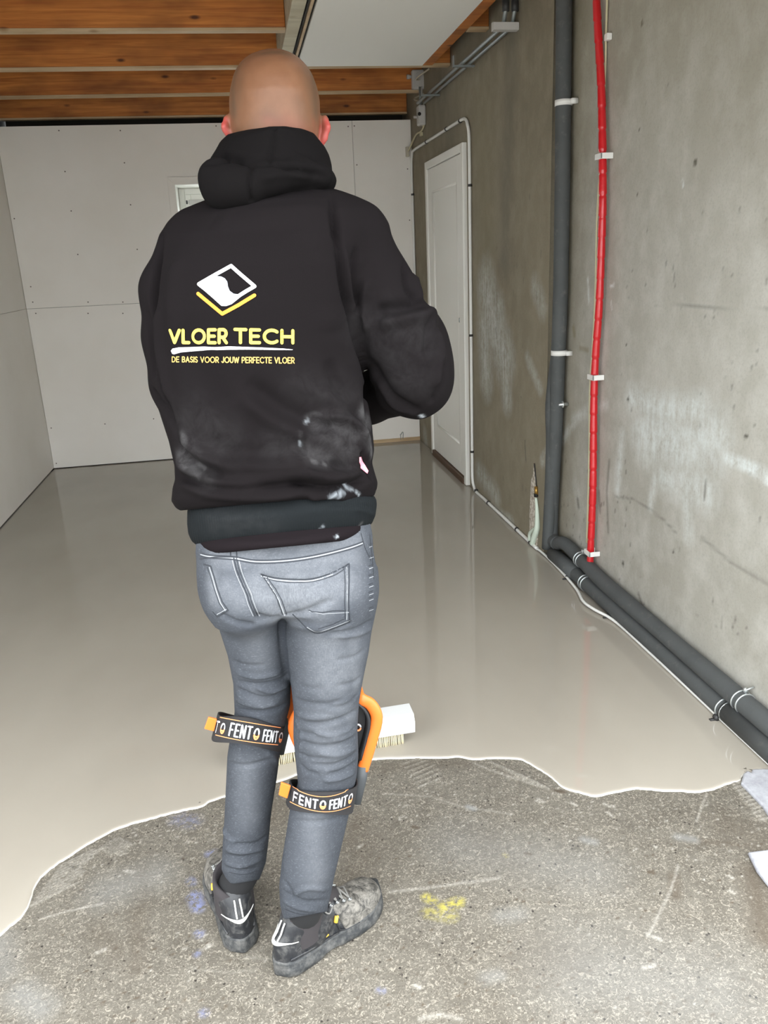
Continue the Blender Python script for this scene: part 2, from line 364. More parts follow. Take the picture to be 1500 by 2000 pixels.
# right wall: far part at XR, nearer part set back at XN
def build_right_wall():
    YJ = 3.635
    def panel(x, ya, yb, z0, z1, st):
        ys = np.arange(ya, yb+.001, .01); zs = np.arange(z0, z1+.001, .01)
        Yg, Zg = np.meshgrid(ys, zs, indexing='ij'); P = np.stack([Yg.ravel(), Zg.ravel()], 1)
        V = np.stack([np.full(len(P), x), P[:, 0], P[:, 1]], 1); F = grid(len(ys), len(zs))[:, ::-1]
        w = np.zeros(len(P)); d = np.zeros(len(P)); g = np.zeros(len(P)); st(P, w, d, g); return V, F, w, d, g
    def near(P, w, d, g):
        q = lambda x, y: WN(x, y)[1:]
        def S(buf, pts, wd, a, soft=1.5): paint_stroke(P, buf, [q(*p) for p in pts], wd, a, soft)
        S(w, [(1235,780),(1300,800),(1370,800)], .05, .85); S(w, [(1260,850),(1330,870),(1390,860)], .09, .9); S(w, [(1300,930),(1380,960)], .06, .8)
        S(w, [(1340,960),(1345,1050)], .03, .6); S(w, [(1215,850),(1205,960)], .025, .7); S(w, [(1280,930),(1270,990)], .02, .7)
        S(w, [(1420,895),(1460,910),(1500,932)], .018, 1.3); S(w, [(1470,915),(1500,940)], .012, 1.3); S(w, [(1120,820),(1150,800),(1185,790)], .022, .5); S(w, [(1098,860),(1125,820)], .02, .5)
        S(w, [(1125,950),(1140,1000)], .03, .35); S(w, [(1148,545),(1150,590)], .008, .8, 1); S(w, [(1192,560),(1200,556)], .006, .9, 1); S(w, [(1194,590),(1195,605)], .005, .8, 1)
        S(w, [(1333,352),(1334,362)], .005, 1.2, 1); S(w, [(1330,410),(1328,435)], .004, .5, 1); S(w, [(1150,950),(1151,952)], .004, 1.2, 1)
        for (x, y, r) in ((1254,46,.011),(1358,317,.012),(1227,780,.012),(1457,852,.011),(1315,1078,.010),(1217,1101,.014),(1232,430,.004),(1227,580,.005),(1224,674,.006),(1258,724,.005),(1252,1130,.006),(1262,204,.006),(1249,253,.004),(1245,380,.004),(1258,144,.003),(1304,165,.003),(1491,98,.004),(1380,952,.004)):
            c = q(x, y); paint_blob(P, d, c, r, r, .95, 2.5)
        S(d, [(1190,900),(1185,960),(1188,1040)], .008, .55); S(d, [(1170,960),(1172,1000)], .008, .6); S(d, [(1128,975),(1130,990)], .010, .7); S(d, [(1247,1160),(1255,1185)], .008, .7)
        S(d, [(1380,935),(1375,975)], .0035, .6, 1); S(d, [(1438,1205),(1430,1228)], .003, .6, 1); S(d, [(1410,1200),(1408,1225)], .003, .5, 1); S(d, [(1200,970),(1240,975),(1290,1010),(1320,1040)], .004, .4)
        S(d, [(1370,1050),(1430,1100),(1500,1140)], .006, .35); S(d, [(1280,595),(1400,600),(1500,605)], .003, .4, 1); S(d, [(1315,520),(1318,560)], .004, .5, 1)
        for _ in range(60):
            x = rng.uniform(1095, 1240); y = rng.uniform(900, 1180); c = q(x, y); paint_blob(P, d, c, rng.uniform(.003, .006), rng.uniform(.006, .016), .55, 2)
        for _ in range(70):
            x = rng.uniform(1200, 1500); y = rng.uniform(400, 1250); c = q(x, y); r = rng.uniform(.003, .007); paint_blob(P, d, c, r, r*rng.uniform(.6, 2.5), .5, 2)
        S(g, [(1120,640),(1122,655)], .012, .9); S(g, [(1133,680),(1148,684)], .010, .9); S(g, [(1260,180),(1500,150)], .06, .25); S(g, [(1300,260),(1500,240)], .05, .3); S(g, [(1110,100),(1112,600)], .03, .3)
        S(g, [(1150,40),(1500,20)], .40, .42, 1.8); S(g, [(1130,250),(1330,240)], .25, .25, 1.8); S(d, [(1085,0),(1085,400)], .05, .25); S(g, [(1100,740),(1150,1060)], .02, .15)  # broad upper strokes: olive staining plus the upper wall's shade put into the colour
    def far(P, w, d, g):
        q = lambda x, y: WR(x, y)[1:]
        def S(buf, pts, wd, a, soft=1.5): paint_stroke(P, buf, [q(*p) for p in pts], wd, a, soft)
        S(w, [(950,560),(960,620),(985,700)], .13, .6); S(w, [(945,640),(950,740)], .10, .55); S(w, [(975,600),(990,780)], .07, .5); S(w, [(1045,560),(1060,600)], .05, .35)
        S(w, [(1030,700),(1055,760)], .03, .4); S(w, [(935,920),(970,970)], .06, .4); S(w, [(940,980),(1000,1020)], .03, .4); S(w, [(830,850),(835,900)], .06, .4)
        S(w, [(1090,850),(1060,900)], .03, .5)
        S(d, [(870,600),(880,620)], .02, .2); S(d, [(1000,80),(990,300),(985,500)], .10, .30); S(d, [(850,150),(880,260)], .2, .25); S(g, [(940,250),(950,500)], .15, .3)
        S(d, [(1025,860),(1027,900)], .006, .7, 1); S(d, [(968,640),(970,660)], .006, .5, 1)
        for _ in range(50):
            x = rng.uniform(925, 1060); y = rng.uniform(300, 1000); c = q(x, y); r = rng.uniform(.004, .010); paint_blob(P, d, c, r, r*rng.uniform(.6, 3), .35, 2)
    Vs = []; Fs = []; a = [[], [], []]; n = 0
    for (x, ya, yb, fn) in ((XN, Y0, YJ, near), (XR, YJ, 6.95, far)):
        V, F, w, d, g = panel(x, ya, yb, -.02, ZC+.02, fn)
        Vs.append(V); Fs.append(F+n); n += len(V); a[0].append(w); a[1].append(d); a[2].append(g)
    me = mesh_np('wall_right', np.concatenate(Vs), np.concatenate(Fs))
    bm = bmesh.new(); bm.from_mesh(me)
    def quad(*p): bm.faces.new([bm.verts.new(q) for q in p])
    quad((XR, YJ+.009, -.02), (XN+.01, YJ+.009, -.02), (XN+.01, YJ+.009, ZC+.02), (XR, YJ+.009, ZC+.02))
    x1 = XN+.25
    quad((x1, Y0, -.02), (x1, 6.95, -.02), (x1, 6.95, ZC+.02), (x1, Y0, ZC+.02))
    quad((XN, Y0, -.02), (x1, Y0, -.02), (x1, Y0, ZC+.02), (XN, Y0, ZC+.02))
    quad((XR, 6.95, -.02), (x1, 6.95, -.02), (x1, 6.95, ZC+.02), (XR, 6.95, ZC+.02))
    quad((XN, Y0, ZC+.02), (x1, Y0, ZC+.02), (x1, 6.95, ZC+.02), (XR, 6.95, ZC+.02), (XR, YJ, ZC+.02), (XN, YJ, ZC+.02))
    bm.to_mesh(me); bm.free(); k = len(me.vertices)-n
    A = [np.clip(np.concatenate(b+[np.zeros(k)]), 0, 1) for b in a]; set_attr(me, 'stain_tone', *A)
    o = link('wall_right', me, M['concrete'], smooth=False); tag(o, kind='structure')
build_right_wall()

# back wall lining with window opening
WX0, WX1, WZ0, WZ1 = -.385, .42, 1.15, 2.075
def build_back():
    b = MB(); g = .0012
    def board(x0, x1, z0, z1, e=(1, 1, 1, 1)): b.box((x0+g*e[0], YB, z0+g*e[1]), (x1-g*e[2], YB+.014, z1-g*e[3]), 0)
    ztop = 2.487; zj = 1.243; L = XL+.002; R = XR-.003
    board(L, WX0, .012, zj, (1, 1, 0, 1)); board(WX0, WX1, .012, WZ0, (0, 1, 0, 0)); board(WX1, R, .012, zj, (0, 1, 1, 1))
    board(L, WX0, zj, ztop, (1, 1, 0, 1)); board(WX0, WX1, WZ1, ztop, (0, 0, 0, 1)); board(WX1, .96, zj, ztop, (0, 1, 1, 1)); board(.96, R, zj, ztop)
    # backing frame behind the boards
    b.box((XL, YB+.02, 0), (WX0-.012, YB+.10, ztop-.01), 1); b.box((WX1+.012, YB+.02, 0), (XR, YB+.10, ztop-.01), 1)
    b.box((WX0-.012, YB+.02, 0), (WX1+.012, YB+.10, WZ0-.012), 1); b.box((WX0-.012, YB+.02, WZ1+.012), (WX1+.012, YB+.10, ztop-.01), 1)
    # outer wall behind
    b.box((XL, 6.86, 0), (WX0-.012, 6.95, ZC), 1); b.box((WX1+.012, 6.86, 0), (XR, 6.95, ZC), 1)
    b.box((WX0-.012, 6.86, 0), (WX1+.012, 6.95, WZ0-.012), 1); b.box((WX0-.012, 6.86, WZ1+.012), (WX1+.012, 6.95, ZC), 1)
    def dot(c, r=.005):
        n = 8; V = [(c[0]+r*math.cos(2*math.pi*i/n), YB-.0006, c[2]+r*math.sin(2*math.pi*i/n)) for i in range(n)]; b.add(V, [tuple(range(n))], 2)
    for p in ((115,255),(235,255),(243,318),(127,335),(255,400),(139,412),(28,427),(680,247),(692,246),(697,322),(152,497),(422,246),(268,487),(64,590),(70,612),(100,836),(205,828),(300,818),(110,905),(240,590),(240,612),(745,600),(800,430),(796,330),(812,700),(60,560),(700,470),(172,590),(172,612)):
        dot(W(*p, YB))
    o = b.build('wall_back', [M['board'], M['gap'], M['screw']], smooth=False); tag(o, kind='structure')
build_back()
b = MB(); g = .0012
for (y0, y1) in ((Y0, 1.7), (1.7, 4.3), (4.3, YB+.3)):
    b.box((XL-.014, y0+g, .014), (XL, y1-g, 1.243-g), 0); b.box((XL-.014, y0+g, 1.243+g), (XL, y1-g, 2.487), 0)
b.box((XL-.25, Y0, 0), (XL-.018, 6.95, ZC), 1)
o = b.build('wall_left', [M['board'], M['gap']], smooth=False); tag(o, kind='structure')
# ceiling deck
o = MB().box((XL-.25, Y0, ZC), (XN+.25, 6.95, ZC+.06)).build('ceiling', M['deck'], smooth=False); tag(o, kind='structure')
# garage opening header
o = MB().box((XL-.25, Y0-.06, 2.10), (XN+.25, Y0+.05, ZC)).build('trim_1', M['joist'], smooth=False); tag(o, kind='structure')
# baseboard strip on back wall
b = MB(); b.box((.55, YB-.012, .004), (XR-.004, YB-.0008, .034))
o = b.build('baseboard_back', M['batten'], smooth=False, bevel=.002); tag(o, kind='structure')

# window
def build_window():
    r = empty('window_1', ((WX0+WX1)/2, YB+.1, WZ0), None, None, None, 'structure')
    YO = 6.94
    b = MB(); w = .052   # flat casing on the wall face, four mitred boards
    def casing(x0, x1, z0, z1, t, yf, yb):
        c = [(x0, z0), (x1, z0), (x1, z1), (x0, z1)]; i = [(x0+t, z0+t), (x1-t, z0+t), (x1-t, z1-t), (x0+t, z1-t)]
        for k in range(4):
            a, d = c[k], c[(k+1) % 4]; e, f2 = i[(k+1) % 4], i[k]
            e2 = .0008; 
            V = [(a[0], yf, a[1]), (d[0], yf, d[1]), (e[0], yf, e[1]), (f2[0], yf, f2[1])]; V += [(v[0], yb, v[2]) for v in V]
            b.add(V, [(0,1,2,3), (7,6,5,4), (0,4,5,1), (1,5,6,2), (2,6,7,3), (3,7,4,0)])
    casing(WX0-w, WX1+w, WZ0-w, WZ1+w, w, YB-.014, YB-.0005); b.build('window_casing', M['board'], r, smooth=False, bevel=.0015)
    b = MB(); t_ = .012
    b.box((WX0-.011, YB-.004, WZ0), (WX0, YO, WZ1)); b.box((WX1, YB-.004, WZ0), (WX1+.011, YO, WZ1))
    b.box((WX0-.011, YB-.004, WZ1), (WX1+.011, YO, WZ1+.011)); b.box((WX0-.011, YB-.004, WZ0-.011), (WX1+.011, YO, WZ0)); b.build('window_reveal', M['clean_white'], r, smooth=False)
    def ring(x0, x1, z0, z1, t, y0, y1, name, mt):
        q = MB(); q.box((x0, y0, z0), (x0+t, y1, z1)); q.box((x1-t, y0, z0), (x1, y1, z1)); q.box((x0+t, y0, z1-t), (x1-t, y1, z1)); q.box((x0+t, y0, z0), (x1-t, y1, z0+t))
        return q.build(name, mt, r, smooth=False, bevel=.003)
    fr = ring(WX0+.001, WX1-.001, WZ0+.001, WZ1-.001, .045, 6.84, 6.90, 'window_frame', M['clean_white'])
    sa = ring(WX0+.046, WX1-.046, WZ0+.046, WZ1-.046, .045, 6.83, 6.885, 'window_sash', M['clean_white'])
    q = MB(); q.box((WX0+.092, 6.86, WZ0+.092), (WX1-.092, 6.866, WZ1-.092)); q.build('window_pane', M['glass'], r, smooth=False)
    q = MB(); q.box((WX0+.075, 6.815, WZ1-.125), (WX1-.075, 6.829, WZ1-.085)); q.build('ventilation_grille', M['grey_plastic'], r, smooth=False, bevel=.002)
    q = MB(); q.box((WX0+.052, 6.822, WZ1-.115), (WX0+.064, 6.829, WZ1-.088)); q.build('grille_end_cap', M['black_clip'], r, smooth=False)
build_window()

# door in right wall
def build_door():
    r = empty('door_1', (XR, 5.5, 0), None, None, None, 'structure')
    a = WR(918, 948); bq = WR(852, 889); ya, yb = 5.0, 6.0; zt = 2.125; zb = .03
    b = MB(); t = .028   # frame
    def bx(y0, y1, z0, z1, d, m=0): b.box((XR-d, y0, z0), (XR+.02, y1, z1), m)
    bx(ya, ya+.05, zb-.02, zt, .028); bx(yb-.05, yb, zb-.02, zt, .028); bx(ya+.05, yb-.05, zt-.05, zt, .028)
    b.build('door_frame', M['white_paint'], r, smooth=False, bevel=.004)
    # leaf with raised stiles and a recessed moulded panel
    y0, y1, z0, z1 = ya+.053, yb-.053, .055, zt-.054
    b = MB(); s = .12; D0 = .018
    b.box((XR-D0, y0, z0), (XR+.02, y0+s, z1)); b.box((XR-D0, y1-s, z0), (XR+.02, y1, z1))
    b.box((XR-D0, y0+s, z1-.15), (XR+.02, y1-s, z1)); b.box((XR-D0, y0+s, z0), (XR+.02, y1-s, z0+.20))
    leaf = b.build('door_leaf', M['white_paint'], r, smooth=False, bevel=.002)
    b = MB(); b.box((XR-D0+.010, y0+s+.001, z0+.201), (XR+.015, y1-s-.001, z1-.151)); b.build('door_panel', M['white_paint'], r, smooth=False)
    b = MB(); w = .016
    Y1, Y2, Z1, Z2 = y0+s+.002, y1-s-.002, z0+.202, z1-.152
    for (p, q2) in (((Y1, Z1), (Y2, Z1)), ((Y2, Z1), (Y2, Z2)), ((Y2, Z2), (Y1, Z2)), ((Y1, Z2), (Y1, Z1))):
        b.tube([(XR-D0+.008, p[0], p[1]), (XR-D0+.008, q2[0], q2[1])], .010, 8)
    b.build('panel_moulding', M['white_paint'], r)
    b = MB(); b.box((XR-.035, ya+.052, .006), (XR+.01, yb-.052, .050)); b.build('threshold', M['threshold'], r, smooth=False, bevel=.003)
    b = MB(); c = WR(903, 625); b.tube([(XR-D0+.001, c[1], c[2]-.012), (XR-D0-.002, c[1], c[2]-.012), (XR-D0-.002, c[1], c[2]+.012), (XR-D0+.001, c[1], c[2]+.012)], .004, 6); b.build('keyhole_cover', M['steel'], r)
build_door()

# ------------------------------------------------------------------ wet screed
EDGE = [(0,1830),(20,1812),(45,1790),(60,1760),(68,1735),(84,1712),(112,1690),(140,1672),(165,1655),(195,1638),(228,1621),(262,1610),(300,1600),(332,1591),(365,1583),(395,1577),(410,1567),(437,1558),(480,1546),(545,1528),(600,1508),(660,1494),(700,1488),(740,1484),(800,1482),(860,1482),(895,1480),(925,1485),(960,1483),(1010,1484),(1030,1491),(1052,1504),(1078,1521),(1102,1541),(1130,1549),(1162,1557),(1195,1551),(1235,1543),(1262,1543),(1290,1546),(1330,1547),(1362,1549),(1395,1543),(1420,1533),(1444,1527),(1450,1517),(1459,1511),(1467,1515),(1469,1508),(1490,1506)]
def build_screed():
    e = [FL(*p)[:2] for p in EDGE]
    e = spline([(p[0], p[1], 0) for p in e], 5)
    e = [np.array([p[0]+rng.normal(0, .0006), p[1]+rng.normal(0, .0008)]) for p in e]
    pre = [np.array(p) for p in [(XL+.004, 1.05), (-1.35, 1.12), (-1.1, 1.30), (-.9, 1.45)]]
    post = [np.array(p) for p in [(1.36, 1.765), (1.40, 1.72), (XN-.004, 1.66)]]
    edge = pre+e+post; E_ = np.array(edge)
    far = [np.array(p) for p in [(XN-.004, 3.63), (XR-.004, 3.64), (XR-.004, YB+.01), (XL+.004, YB+.01)]]
    # inner offsets along the free edge
    n = len(E_); T = np.gradient(E_, axis=0); T /= np.linalg.norm(T, axis=1)[:, None]; N = np.stack([-T[:, 1], T[:, 0]], 1)
    if N[n//2][1] < 0: N = -N
    prof = [(0, .0003), (.0012, .0032), (.003, .0052), (.0055, .0060), (.012, .0062), (.02, .0060)]
    V = []; F = []; rim = []
    for (d, z) in prof:
        for i in range(n): V.append((E_[i][0]+N[i][0]*d, E_[i][1]+N[i][1]*d, z)); rim.append(max(0, min(1, 1.15-d/.0024)))
    for r in range(len(prof)-1):
        for i in range(n-1):
            a = r*n+i; F.append((a, a+1, a+1+n, a+n))
    last = [(len(prof)-1)*n+i for i in range(n)]
    base = len(V)
    for p in far: V.append((p[0], p[1], .006)); rim.append(0)
    poly = last+[base+i for i in range(4)]
    pts2 = [Vector((V[i][0], V[i][1])) for i in poly]
    res = mgeo.delaunay_2d_cdt(pts2, [], [list(range(len(poly)))], 1, 1e-7)
    mp = []
    for k, v in enumerate(res[0]):
        src = res[3][k]
        if src: mp.append(poly[src[0]])
        else: V.append((v[0], v[1], .006)); rim.append(0); mp.append(len(V)-1)
    for f in res[2]: F.append(tuple(mp[i] for i in f))
    me = mesh_np('screed', V, F); bm = bmesh.new(); bm.from_mesh(me); bmesh.ops.recalc_face_normals(bm, faces=bm.faces)
    if sum(f.normal.z*f.calc_area() for f in bm.faces) < 0: bmesh.ops.reverse_faces(bm, faces=bm.faces)
    bm.to_mesh(me); bm.free()
    rim = np.array(rim); set_attr(me, 'rim', rim, rim*0, rim*0)
    o = link('screed', me, M['screed']); tag(o, 'wet glossy grey self-levelling screed poured over the rough concrete floor', 'floor screed')
build_screed()

# ------------------------------------------------------------------ ceiling joists
BEAMS = [(1.43, 2.6), (2.21, 2.6), (2.99, 2.6), (3.77, 2.6), (4.56, 2.6), (5.35, 2.6), (6.13, 2.6), (6.66, 2.548)]
BL = {3: 'stained brown joist left of the white panel, nearest in view', 4: 'stained brown joist left of the trimmer, second from the front edge', 5: 'stained brown joist at the far edge of the white ceiling panel', 6: 'stained brown joist carrying the round-lidded grey junction box', 7: 'dark stained joist last before the back wall, just above its boards',
      0: 'stained brown joist nearest the garage opening', 1: 'stained brown joist second from the garage opening', 2: 'stained brown joist third from the garage opening'}
def joist(i, x0, x1, y, z0, label):
    tilt = -.03
    r = empty('ceiling_joist', ((x0+x1)/2, y, z0), label, 'beam', 'ceiling joists')
    def slab(z1, z2, y1, y2):
        b = MB(); V = []
        for z in (z1, z2):
            for (x, yy) in ((x0, y1), (x1, y1), (x1, y2), (x0, y2)): V.append((x, yy+tilt*(x-.3)*(.6 if i < 7 else 0), z))
        b.add(V, [(0,3,2,1),(4,5,6,7),(0,1,5,4),(1,2,6,5),(2,3,7,6),(3,0,4,7)]); return b
    slab(z0+.014, ZC-.002, y, y+.06).build('timber', M['joist'], r, smooth=False, bevel=.003)
    bt = slab(z0, z0+.0135, y-.002, y+.055).build('batten', M['batten'], r, smooth=False, bevel=.002); bt['label'] = 'pale unstained batten under the joist'
    return r
for i, (y, z) in enumerate(BEAMS):
    if i <= 4:
        joist(i, XL+.002, .358, y, z, BL[i])
        if i >= 1: joist(i, 1.304, (XN if y < 3.5 else XR)-.003, y, z, ['', 'short joist stub right of the panel, out over the opening', 'short joist stub right of the panel, before the dark pipes', 'short joist stub beside the top of the dark pipes', 'short stained joist stub between panel edge board and pipe brackets'][i])
    else: joist(i, XL+.002, XR-.003, y, z, BL[i])
# trimmer boards either side of the opening that carries the white panel
r = empty('trimmer_beam', (.38, 3, 2.6), 'pale timber trimmer along the left edge of the white ceiling panel', 'beam')
MB().box((.36, 1.5, 2.6), (.425, 5.34, ZC-.002)).build('board', M['pale_board'], r, smooth=False, bevel=.002)
MB().box((.432, 1.5, 2.598), (.437, 5.34, 2.68)).build('dark_seam', M['gap'], r, smooth=False)
MB().box((.443, 1.5, 2.594), (.457, 5.34, 2.68)).build('edge_batten', M['batten'], r, smooth=False, bevel=.002)
MB().box((.425, 1.5, 2.612), (.470, 5.34, 2.70)).build('seam_backing', M['gap'], r, smooth=False)
o = MB().box((1.24, 1.5, 2.601), (1.30, 5.34, ZC-.002)).build('trimmer_beam', M['joist'], smooth=False, bevel=.003)
tag(o, 'brown stained trimmer along the right edge of the white ceiling panel', 'beam')
o = MB().box((.472, 1.5, 2.600), (1.236, 5.335, 2.615)).build('ceiling_panel', M['soffit'], smooth=False, bevel=.001)
tag(o, 'white plasterboard ceiling panel fixed between the timber trimmers', 'ceiling panel')

# ------------------------------------------------------------------ services on the right wall
def px_path(pts, off, fn=WR, n=6): return spline([fn(x, y, off) for x, y in pts], n)
# white surface conduit round the door and along the floor
def white_conduit():
    r = empty('cable_conduit', (XR-.01, 5, 0), 'thin white cable conduit looping over the door and running along the wall base', 'conduit')
    rr = .0095; x = XR-rr-.002
    def q(px, py): p = WR(px, py, rr+.002); return np.array([x, p[1], p[2]])
    top = [q(812, 500), q(808, 420), q(804, 330), q(805, 300), q(809, 293), q(822, 284), q(860, 260), q(893, 239), q(903, 233), q(909, 233), q(913, 243), q(915, 280), q(918, 450), q(920, 660), q(922, 860), q(923, 930), q(925, 948), q(934, 959)]
    # straighten the verticals
    for k in range(0, 3): top[k][1] = top[2][1]
    for k in range(11, 16): top[k][1] = top[12][1]-.0
    z = .018
    yb = [top[-1][1]-.12, 4.4, 4.0, 3.70]
    low = [np.array([x, y, z]) for y in yb]
    pts = [top[0]*1]; pts[0][2] = .9
    path = spline(pts+top[1:-1]+[np.array([x, top[15][1]-.03, .045]), np.array([x, top[15][1]-.08, z])]+low, 6)
    b = MB(); b.tube(path, rr, 10); b.build('tube', M['white_plastic'], r)
    # wavy nearer run in front of the pipes
    pts = [(XR-.005, 3.60, .016), (XR-.012, 3.35, .016), (XR-.03, 3.15, .018), (XR-.055, 3.02, .019), (XR-.045, 2.93, .019), (XR-.008, 2.80, .015), (XR-.002, 2.5, .014), (XR-.002, 2.1, .014), (XR-.002, 1.70, .014), (XR-.002, 1.5, .014)]
    b = MB(); b.tube(spline([(XR-.011, 3.70, .018)]+pts, 8), .0062, 10); b.build('tube', M['white_plastic'], r)
    for (px, py) in ((833, 277), (872, 252), (899, 236), (806, 380), (918, 362), (920, 655), (922, 882), (930, 958)):
        c = q(px, py); b = MB()
        if py in (277, 252, 236): b.tube([(x, c[1]-.008, c[2]), (x, c[1]+.008, c[2])], rr+.0035, 10)
        else: b.tube([(x, c[1], c[2]-.007), (x, c[1], c[2]+.007)], rr+.003, 10)
        b.build('clip', M['black_clip'], r)
    for y in (4.55, 4.02, 3.80):
        b = MB(); b.tube([(x, y-.007, z), (x, y+.007, z)], rr+.003, 10); b.build('clip', M['black_clip'], r)
    for y in (3.3, 2.86, 2.06):
        b = MB(); b.tube([(XR-.012, y-.008, .015), (XR-.012, y+.008, .015)], .0095, 10); b.box((XR-.035, y-.005, .007), (XR-.01, y+.005, .011)); b.build('clip', M['black_clip'], r)
white_conduit()
# steel conduits under the joists along the wall
def steel():
    for k, (dx, lab) in enumerate(((.072, 'grey steel conduit under the joists, the one further from the concrete wall'), (.028, 'grey steel conduit under the joists, the one hugging the concrete wall'))):
        r = empty('steel_conduit', (XR-dx, 5, 2.5), lab, 'conduit', None)
        y1 = 5.97; b = MB()
        pts = [(XR-dx, 4.06, 2.80), (XR-dx, 4.06, 2.56), (XR-dx, 4.09, 2.515), (XR-dx, 4.16, 2.503), (XR-dx, 4.9, 2.503), (XR-dx, y1, 2.503)]
        b.tube(pts, .010, 10); b.build('tube', M['steel'], r)
        b = MB(); b.tube([(XR-dx, 4.058, 2.555), (XR-dx, 4.058, 2.60)], .017, 10); b.build('coupling', M['black_clip'], r)
    for y, lab in ((4.10, 'grey channel bracket at the bend of the steel conduits'), (4.82, 'grey channel bracket holding the steel conduits midway'), (5.62, 'grey channel bracket holding the steel conduits nearest the back wall')):
        b = MB(); b.box((XR-.125, y-.012, 2.483), (XR-.002, y+.012, 2.4925)); b.box((XR-.125, y-.012, 2.4925), (XR-.119, y+.012, 2.54 if y > 4.2 else 2.52))
        if y < 4.2: b.box((XR-.125, y-.030, 2.483), (XR-.002, y-.012, 2.515))
        o = b.build('conduit_bracket', M['steel'] if y > 4.2 else M['grey_plastic'], smooth=False, bevel=.001); tag(o, lab, 'bracket', 'brackets under the steel conduits')
    b = MB(); b.box((XR-.125, 4.02, 2.605), (XR-.010, 4.045, 2.645)); b.box((XR-.125, 4.045, 2.605), (XR-.010, 4.075, 2.61))
    o = b.build('conduit_saddle', M['grey_plastic'], smooth=False, bevel=.002); tag(o, 'white plastic saddle across the two vertical conduits near the ceiling', 'bracket')
steel()
# junction boxes
def jbox():
    yf = 6.13-.004; c = W(821, 156, yf-.03); s = .062
    r = empty('junction_box', (c[0], yf, c[2]), 'square grey junction box with round lid on the brown joist', 'junction box')
    MB().box((c[0]-s, yf-.052, c[2]-s), (c[0]+s, yf-.002, c[2]+s)).build('housing', M['grey_plastic'], r, smooth=False, bevel=.010)
    b = MB(); b.tube([(c[0]+.004, yf-.050, c[2]), (c[0]+.004, yf-.056, c[2])], .050, 28); b.build('lid', M['grey_plastic'], r, smooth=False, bevel=.002)
    for (dx, dz) in ((-s, .020), (s, -.022)):
        b = MB(); sg = 1 if dx > 0 else -1; b.tube([(c[0]+dx-.002*sg, yf-.027, c[2]+dz), (c[0]+dx+.022*sg, yf-.027, c[2]+dz)], .010, 10); b.tube([(c[0]+dx+.014*sg, yf-.027, c[2]+dz), (c[0]+dx+.034*sg, yf-.027, c[2]+dz)], .015, 10); b.build('cable_gland', M['grey_plastic'], r)
    p0 = np.array([c[0]+s, yf-.027, c[2]+.02])
    b = MB(); b.tube(spline([p0, p0+[.05, 0, -.002], (XR-.06, 6.05, 2.665), (XR-.012, 5.85, 2.69)], 6), .006, 8); b.tube(spline([(c[0]+s+.03, yf-.027, c[2]-.022), (c[0]+s+.075, yf-.03, c[2]-.04), (XR-.07, 6.05, 2.55), (XR-.072, 5.94, 2.51)], 6), .004, 8); b.build('cable', M['pale_wire'], r)
    # second box on wall
    c = np.array([XR, 6.06, 2.448]); h = .075
    r = empty('junction_box', (XR, c[1], c[2]), 'long grey surface box on the concrete wall above the door', 'junction box')
    MB().box((XR-.055, c[1]-.04, c[2]-h), (XR-.0015, c[1]+.04, c[2]+h-.02)).build('housing', M['grey_plastic'], r, smooth=False, bevel=.012)
    b = MB(); b.tube([(XR-.05, c[1]-.038, c[2]-.005), (XR-.05, c[1]-.043, c[2]-.005)], .012, 12); b.build('socket_hole', M['dark_hole'], r)
    b = MB(); b.tube([(XR-.055, c[1]-.01, c[2]-.02), (XR-.085, c[1]-.01, c[2]-.02)], .009, 10); b.build('cable_gland', M['grey_plastic'], r)
    b = MB(); b.tube([(XR-.030, c[1], c[2]+h-.025), (XR-.030, c[1], 2.62)], .011, 10); b.build('riser_tube', M['steel'], r)
    b = MB(); q = lambda x, y: WR(x, y, .010)
    b.tube(spline([(XR-.02, c[1]-.01, c[2]-h), q(829, 242), q(823, 256), q(812, 264), (XR-.03, 6.50, 2.27), (XR-.04, 6.515, 2.262)], 6), .0065, 8)
    o = b.build('loose_cable', M['cream_wire']); tag(o, 'short cream cable leaving the wall box towards the back wall', 'cable')
    b = MB(); p = q(823, 257); b.box((XR-.02, p[1]-.02, p[2]-.03), (XR-.002, p[1]+.02, p[2]-.005)); o = b.build('cable_clip', M['cream_wire'], smooth=False, bevel=.003); tag(o, 'cream clip holding the short cable beside the back wall', 'clip')
    b = MB(); b.box((XR-.052, YB-.028, 2.225), (XR-.028, YB-.0015, 2.295)); o = b.build('cable_clip', M['pale_wire'], smooth=False, bevel=.003); tag(o, 'small beige clip at the corner of the back wall', 'clip')
jbox()
